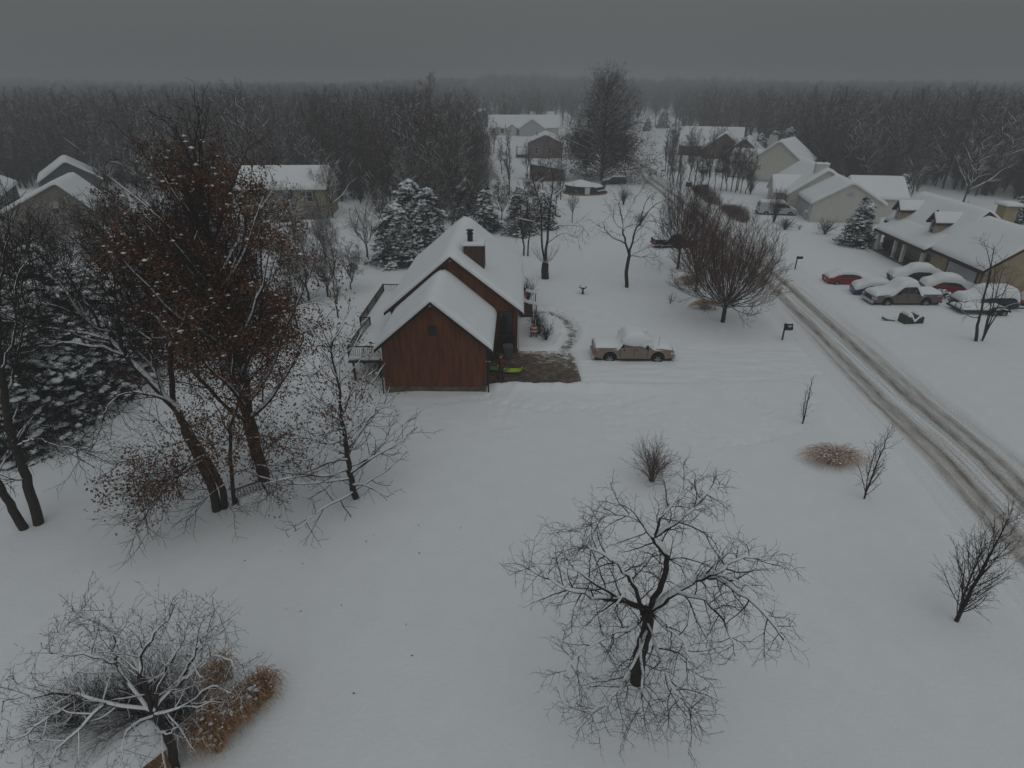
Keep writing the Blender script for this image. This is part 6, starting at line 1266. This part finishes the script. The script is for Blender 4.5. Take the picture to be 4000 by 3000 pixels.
# trees one can tell apart
def stp(k, px, py, h, label, rz=0, sx=1.0): v = gp(px, py); return st(k, tuple(v), h, label, rz, None, sx)
stp(5, 1435, 1005, 7.2, 'snowy spreading tree left of the brown house roof', .4, 1.35)
for i, (px, py, h, k, lb) in enumerate(((2045, 998, 8.5, 3, 'thin dark trunk behind the chimney, left of a pair'), (2062, 1000, 7.5, 1, 'slanting thin trunk behind the chimney, right of a pair'), (2235, 870, 5.5, 0, 'small bare tree on the lawn edge left of the pool'), (2190, 780, 8.5, 1, 'tall thin tree in front of the small shed'), (1990, 760, 12, 3, 'slim tree before the ranch house'), (1880, 760, 12, 1, 'slim tree at the right end of the dark wood'), (2290, 690, 7, 4, 'brownish tree behind the pool'),
       (1300, 850, 10, 5, 'spreading snowy tree right behind the yellow house'), (420, 760, 12.5, 2, 'tall spreading tree with snowy limbs behind the grey house'), (250, 700, 12, 5, 'wide snowy tree far left beyond the grey house'), (560, 720, 11, 5, 'snow-limbed tree left of the tallest oak'), (3560, 760, 11, 2, 'snow-limbed tree before the wood behind the tan house'), (3760, 800, 12, 5, 'wide snow-limbed tree at the wood edge behind the tan house chimney'))):
    stp(k, px, py, h, lb, i * 1.1)
for i, (px, py, h, k, lb) in enumerate(((90, 1130, 7.5, 5, 'twiggy bare tree at the far left in front of the grey house'), (250, 1090, 7, 0, 'twiggy bare tree under the grey house gable'), (400, 1120, 7.5, 2, 'twiggy bare tree right of the grey house corner'), (560, 1080, 8.5, 5, 'twiggy tree behind the leaning maple crown'), (700, 1130, 7.5, 0, 'bare tree behind the left side of the tallest oak'), (330, 1230, 6.5, 4, 'brownish small tree behind the cedar row'), (520, 1230, 6.5, 4, 'brownish small tree behind the cedars, nearer the oak'), (160, 1260, 7, 4, 'brownish small tree behind the cedars at the left'),
       (860, 1160, 7.5, 5, 'bare tree seen through the oak leaves, left'), (1000, 1080, 8, 2, 'bare tree seen through the oak leaves, middle'), (1120, 1110, 6.5, 4, 'bare tree with brown leaves at the right of the tallest oak'), (1190, 1010, 6.5, 4, 'brownish tree in front of the yellow house corner'), (1320, 1240, 5.2, 3, 'slim pale-twigged tree between the oaks and the deck'), (760, 960, 8, 4, 'brownish tree behind the left crown of the tallest oak'), (900, 900, 9, 0, 'bare tree left of the yellow house behind the oak'), (470, 930, 8.5, 4, 'brownish tree right of the grey house'), (620, 880, 9, 5, 'snow-twigged tree right of the grey house, farther back'))): stp(k, px, py, h, lb, i * 1.7, 1.15)
for i, (px, py, h, k, lb) in enumerate(((1500, 900, 7.5, 4, 'brownish tree at the wood edge left of the conifers'), (1590, 870, 8, 5, 'snow-limbed tree behind the left conifers'), (1700, 860, 8.5, 2, 'snow-limbed tree behind the right one of the left conifers'), (1770, 930, 6.5, 0, 'small snowy tree touching the roof peak from the left'), (1960, 860, 8, 4, 'twiggy tree between the two drooping conifers'), (2090, 830, 8, 4, 'twiggy tree behind the thin twin trunks'), (2170, 840, 7, 0, 'twiggy tree right of the tall thin trunks'))): stp(k, px, py, h, lb, i * 1.3, 1.1)
# twin trunk with the burst of shoots at its foot
B = gp(2130, 1088); Y = B.y; T = Tree(random.Random(221), LVC)
T.limb([B - Vector((0, 0, .3)), D(2128, 1060), D(2130, 1030)], .42, .36, 0, .01, 3, kids=False)
for pts, r0 in (([D(2130, 1030), D(2140, 900), D(2150, 800), D(2160, 700), D(2140, 600)], .15), ([D(2125, 1030), D(2115, 900), D(2110, 800), D(2080, 700), D(2070, 620)], .12), ([D(2150, 790), D(2200, 730, .5), D(2210, 660)], .06), ([D(2142, 900), D(2200, 880, -.5), D(2280, 890, -1), D(2250, 930, -1)], .06), ([D(2140, 950), D(2200, 910, .8), D(2260, 930, 1.2)], .05), ([D(2112, 880), D(2060, 860, -.5), D(2010, 850, -1)], .05), ([D(2115, 920), D(2070, 900, .6), D(2040, 860, 1)], .045)): T.limb(pts, r0, .015, 0, .03, 4, t0=.25)
for i in range(26):
    a = i * 2.4; T.limb([D(2130, 1032), tuple(D(2130, 1010) + Vector((math.cos(a) * .8, math.sin(a) * .5, .1))), tuple(D(2130, 960) + Vector((math.cos(a) * 1.5, math.sin(a), .3 * math.sin(a * 3))))], .02, .008, 0, .03, 2, kids=False)
finish(T, B, 'bare_tree', 'thick short stump carrying two tall thin trunks and a burst of shoots', origin=B, snow=.02, load=1.2)
# great pyramid oak by the road with a few brown leaves
oak(2350, 705, 231, 18.5, .42, 20.5, 'great pyramid-shaped oak beside the road with brown leaves low down', leafn=24000, t0=.06, per=8.5, ang=74, l2=.5, leafsel=lambda P, rs: (P[:, 2] < 9) | (rs.rand(len(P)) < .12), lsize=.22, up=.0, snow=.05, leafm='leaf_dull')
# hedge trees along the property line up the road: slim trunks with dense low growth
GH = 'hedge trees in a row beyond the shrub beds'
hp = [(2655, 735), (2688, 728), (2712, 732), (2738, 735), (2765, 740), (2790, 742), (2815, 745), (2836, 746), (2855, 748), (2873, 752), (2893, 755), (2912, 758), (2598, 672), (2606, 686), (2615, 706), (2630, 716), (2643, 726)]
for i, (px, py) in enumerate(hp):
    stp([3, 1, 0, 4][i % 4], px, py, 7.6 + (i * 37 % 5) * .8, 'slim bare hedge tree with snow in its twigs along the line before the white house', i * .9, .9)['group'] = GH
stp(0, 2880, 745, 9.5, 'largest spreading tree of the hedge line at its right end', 1.0, 1.0)
for i, (px, py, h, k, lb) in enumerate(((2640, 600, 11, 4, 'reddish bare tree left of the brick house'), (2700, 610, 10, 4, 'reddish bare tree before the brick house'), (2780, 640, 10, 1, 'bare tree between the brick house and the white house'), (2830, 655, 9, 4, 'bushy bare tree left of the white house'), (2632, 575, 8, 3, 'thin bare tree beside the road above the hedge'))): stp(k, px, py, h, lb, i)

def inpoly(x, y, P):
    c = False; j = len(P) - 1
    for i in range(len(P)):
        if ((P[i][1] > y) != (P[j][1] > y)) and (x < (P[j][0] - P[i][0]) * (y - P[i][1]) / (P[j][1] - P[i][1]) + P[i][0]): c = not c
        j = i
    return c
LT = [(-12, 64), (-17, 47), (-22, 40), (-34, 38), (-44, 44), (-62, 62), (-70, 78), (-46, 84), (-34, 88), (-22, 86), (-15, 76)]
rst = np.random.RandomState(4); k_ = 0
for _ in range(900):
    x, y = rst.uniform(-70, -10), rst.uniform(38, 90)
    if k_ < 74 and inpoly(x, y, LT) and (x < -22 or rst.rand() < .45): st(int(rst.choice([0, 2, 4, 4, 5, 1])), (x, y, gz(x, y)), rst.uniform(5, 8.5), 'small twiggy tree in the thicket between the oaks and the left houses', rst.uniform(0, 6), 'thicket trees at the left', 1.25); k_ += 1
for i, (px, py, h, k, lb) in enumerate(((2660, 560, 11, 1, 'bare tree hiding the left end of the brick house'), (2735, 590, 10, 0, 'bare tree before the brick house gable'), (2625, 640, 9, 0, 'bare tree behind the middle of the hedge'), (2810, 610, 10, 0, 'bare tree between the brick and white house roofs'), (2870, 690, 8, 4, 'bushy tree before the white house left wall'), (2760, 690, 7.5, 1, 'bare tree above the utility box'), (2920, 700, 8, 0, 'bare tree at the white house corner'), (2700, 670, 7.5, 4, 'reddish tree behind the hedge middle'), (2450, 520, 10, 1, 'bare tree behind the right side of the great oak'), (2250, 560, 9, 0, 'bare tree right of the mauve house'), (2010, 520, 10, 3, 'slim tree before the ranch house left end'), (1930, 600, 10, 0, 'bare tree left of the mauve house'), (1960, 680, 8, 1, 'bare tree left of the mauve house deck'), (2290, 640, 7, 0, 'small tree right of the tan shed'), (2120, 740, 8, 4, 'brownish tree in front of the small tan shed'), (2060, 700, 8, 0, 'bare tree left of the small tan shed'))): stp(k, px, py, h, lb, i * 1.9, 1.1)
# ---- the woods: nearest trees one by one, the far rest as one mass
rsw = np.random.RandomState(77)
WL = [(-19, 100), (-13, 86), (-5, 90), (-4, 110), (-7, 150), (-14, 200), (-24, 258), (-30, 330), (-400, 330), (-260, 200), (-150, 186), (-128, 160), (-140, 130), (-110, 118), (-92, 124), (-78, 122), (-60, 110), (-42, 106), (-26, 106)]
WR = [(62, 135), (72, 124), (84, 112), (96, 100), (112, 88), (260, 120), (420, 330), (150, 330), (150, 262), (118, 262), (108, 225), (80, 225), (76, 168), (66, 150)]
WC = [(72, 190), (105, 230), (150, 330), (84, 330), (66, 250)]
cand = []
def fill(P, step0):
    xs = [p[0] for p in P]; ys = [p[1] for p in P]; y = min(ys)
    while y < max(ys):
        st_ = step0 * (1 + max(0, y - 110) / 260); x = min(xs)
        while x < max(xs):
            a, b = x + rsw.uniform(-.45, .45) * st_, y + rsw.uniform(-.45, .45) * st_
            if inpoly(a, b, P) and abs(a) < .92 * b + 12: cand.append((a, b))
            x += st_
        y += st_ * .8
fill(WL, 5.2); fill(WR, 5.2); fill(WC, 6.5)
for _ in range(60):   # loose trees among the far houses
    a, b = rsw.uniform(-25, 75), rsw.uniform(280, 420)
    if abs(a - road_x(b)) > 14: cand.append((a, b))
cand.sort(key=lambda c: math.hypot(*c)); near_, rest = cand[:190], cand[190:]
LBL = {'L': 'bare brown tree in the dense wood behind the brown house and yellow house', 'R': 'bare brown tree in the dense wood at the right behind the tan and cream houses'}
for i, (x, y) in enumerate(near_):
    side = 'L' if x < 20 else 'R'; k = int(rsw.choice([0, 0, 1, 4, 4, 2, 5, 5])); h = (rsw.uniform(10.5, 16.5) if y > 104 else rsw.uniform(8, 12)) * (.62 + .72 * float(fbm(np.array([x / 18.]), np.array([y / 26.]), 2)[0])) * rsw.uniform(.88, 1.1)
    st(k, (x, y, gz(x, y)), h, LBL[side], rsw.uniform(0, 6.28), 'left wood trees' if side == 'L' else 'right wood trees', rsw.uniform(.8, 1.05))
# far wood: one object, instanced by geometry nodes on scattered points
far = list(rest)
for _ in range(5200):
    y = 330 + 700 * rsw.rand() ** 1.25; x = rsw.uniform(-1.0, 1.0) * y * .95
    if abs(x - 20) < 60 and y < 400 and rsw.rand() < .75: continue
    if float(fbm(np.array([x / 60. + 7]), np.array([y / 45.]), 2)[0]) < .36: continue
    far.append((x, y))
def scatter(name, pts, ks, smin, smax, seed):
    """one uncountable mass: stock trees set on scattered points by geometry nodes"""
    P_ = np.array(pts, float); P_ = np.column_stack([P_, gzv(P_[:, 0], P_[:, 1])]); me0 = bpy.data.meshes.new(name); me0.vertices.add(len(P_)); me0.vertices.foreach_set('co', P_.astype(np.float32).ravel())
    o = link(bpy.data.objects.new(name, me0)); o['kind'] = 'stuff'
    ng = bpy.data.node_groups.new('scatter_' + name, 'GeometryNodeTree'); ng.interface.new_socket('Geometry', in_out='INPUT', socket_type='NodeSocketGeometry'); ng.interface.new_socket('Geometry', in_out='OUTPUT', socket_type='NodeSocketGeometry')
    N = ng.nodes; L_ = ng.links; gi = N.new('NodeGroupInput'); go = N.new('NodeGroupOutput'); iop = N.new('GeometryNodeInstanceOnPoints'); gti = N.new('GeometryNodeGeometryToInstance')
    for k in ks:
        me = bpy.data.meshes.new('wood_tree'); bm = bmesh.new()
        for q in [c for c in ST[k].children if c.name.split('.')[0] in ('trunk', 'crown', 'stems', 'twigs')]:
            off = len(me.materials); n0 = len(bm.faces); bm.from_mesh(q.data); bm.faces.ensure_lookup_table()
            for f_ in bm.faces[n0:]: f_.material_index = off
            me.materials.append(q.data.materials[0])
        bm.to_mesh(me); bm.free()
        ob = bpy.data.objects.new('wood_tree', me); oi = N.new('GeometryNodeObjectInfo'); oi.inputs['Object'].default_value = ob; L_.new(oi.outputs['Geometry'], gti.inputs[0])
    rv = N.new('FunctionNodeRandomValue'); rv.data_type = 'FLOAT_VECTOR'; rv.inputs[0].default_value = (0, 0, 0); rv.inputs[1].default_value = (0, 0, 6.28)
    rsn = N.new('FunctionNodeRandomValue'); rsn.data_type = 'FLOAT'; rsn.inputs[2].default_value = smin; rsn.inputs[3].default_value = smax
    ri = N.new('FunctionNodeRandomValue'); ri.data_type = 'INT'; ri.inputs[4].default_value = 0; ri.inputs[5].default_value = len(ks) - 1; ri.inputs[8].default_value = seed
    iop.inputs['Pick Instance'].default_value = True
    L_.new(gi.outputs[0], iop.inputs['Points']); L_.new(gti.outputs[0], iop.inputs['Instance']); L_.new(rv.outputs[0], iop.inputs['Rotation']); L_.new(rsn.outputs[1], iop.inputs['Scale']); L_.new(ri.outputs[2], iop.inputs['Instance Index'])
    L_.new(iop.outputs[0], go.inputs[0]); md = o.modifiers.new('scatter', 'NODES'); md.node_group = ng
    return o
for _ in range(3600):
    y = 560 + 460 * rsw.rand(); far.append((rsw.uniform(-1, 1) * y * .95, y))
scatter('far_wood', far, (0, 2, 4, 5), .62, 1.08, 7)
ST.append(shrub((0, 0, -500), 4.6, 4.2, 450, 'x', 'twig_far', 34, thick=.022, kids=5))
under = []
for _ in range(5200):
    x, y = rsw.uniform(-170, 190), rsw.uniform(80, 200)
    if (inpoly(x, y, WL) or inpoly(x, y, WR) or inpoly(x, y, WC)) and abs(x) < .9 * y + 8 and rsw.rand() < 1.15 - (y - 85) / 130: under.append((x, y))
scatter('undergrowth', under, (6,), .45, 1.15, 9)
for c in ST:
    for ch in list(c.children): bpy.data.objects.remove(ch)
    bpy.data.objects.remove(c)

# a few blown leaves on the snow near the oaks
rs = np.random.RandomState(12); V = []; 
for i in range(20):
    x, y = rs.normal(-9, 5), rs.normal(20, 4.5); z = gz(x, y) + .012; a = rs.uniform(0, 6.28); L = rs.uniform(.03, .06); c, s_ = math.cos(a) * L, math.sin(a) * L; V += [(x + c, y + s_, z), (x - s_ * .5, y + c * .5, z + .02), (x - c, y - s_, z), (x + s_ * .5, y - c * .5, z + .015)]
o = link(bpy.data.objects.new('fallen_leaves', np_mesh('fallen_leaves', V, [np.arange(80).reshape(20, 4)], False, [M['leaf_dull']]))); o['kind'] = 'stuff'
# ---- falling-snow air: haze round the whole scene
hz = MB(); hz.box(-2700, 2700, -70, 3100, -2.5, 44)
hm = bpy.data.materials.new('haze'); hm.use_nodes = True; n = hm.node_tree; n.nodes.clear(); ou = n.nodes.new('ShaderNodeOutputMaterial'); pv = n.nodes.new('ShaderNodeVolumePrincipled')
pv.inputs['Color'].default_value = (.56, .59, .61, 1); pv.inputs['Density'].default_value = .0019; n.links.new(pv.outputs[0], ou.inputs['Volume'])
h_ = hz.build('haze', hm); h_['kind'] = 'stuff'
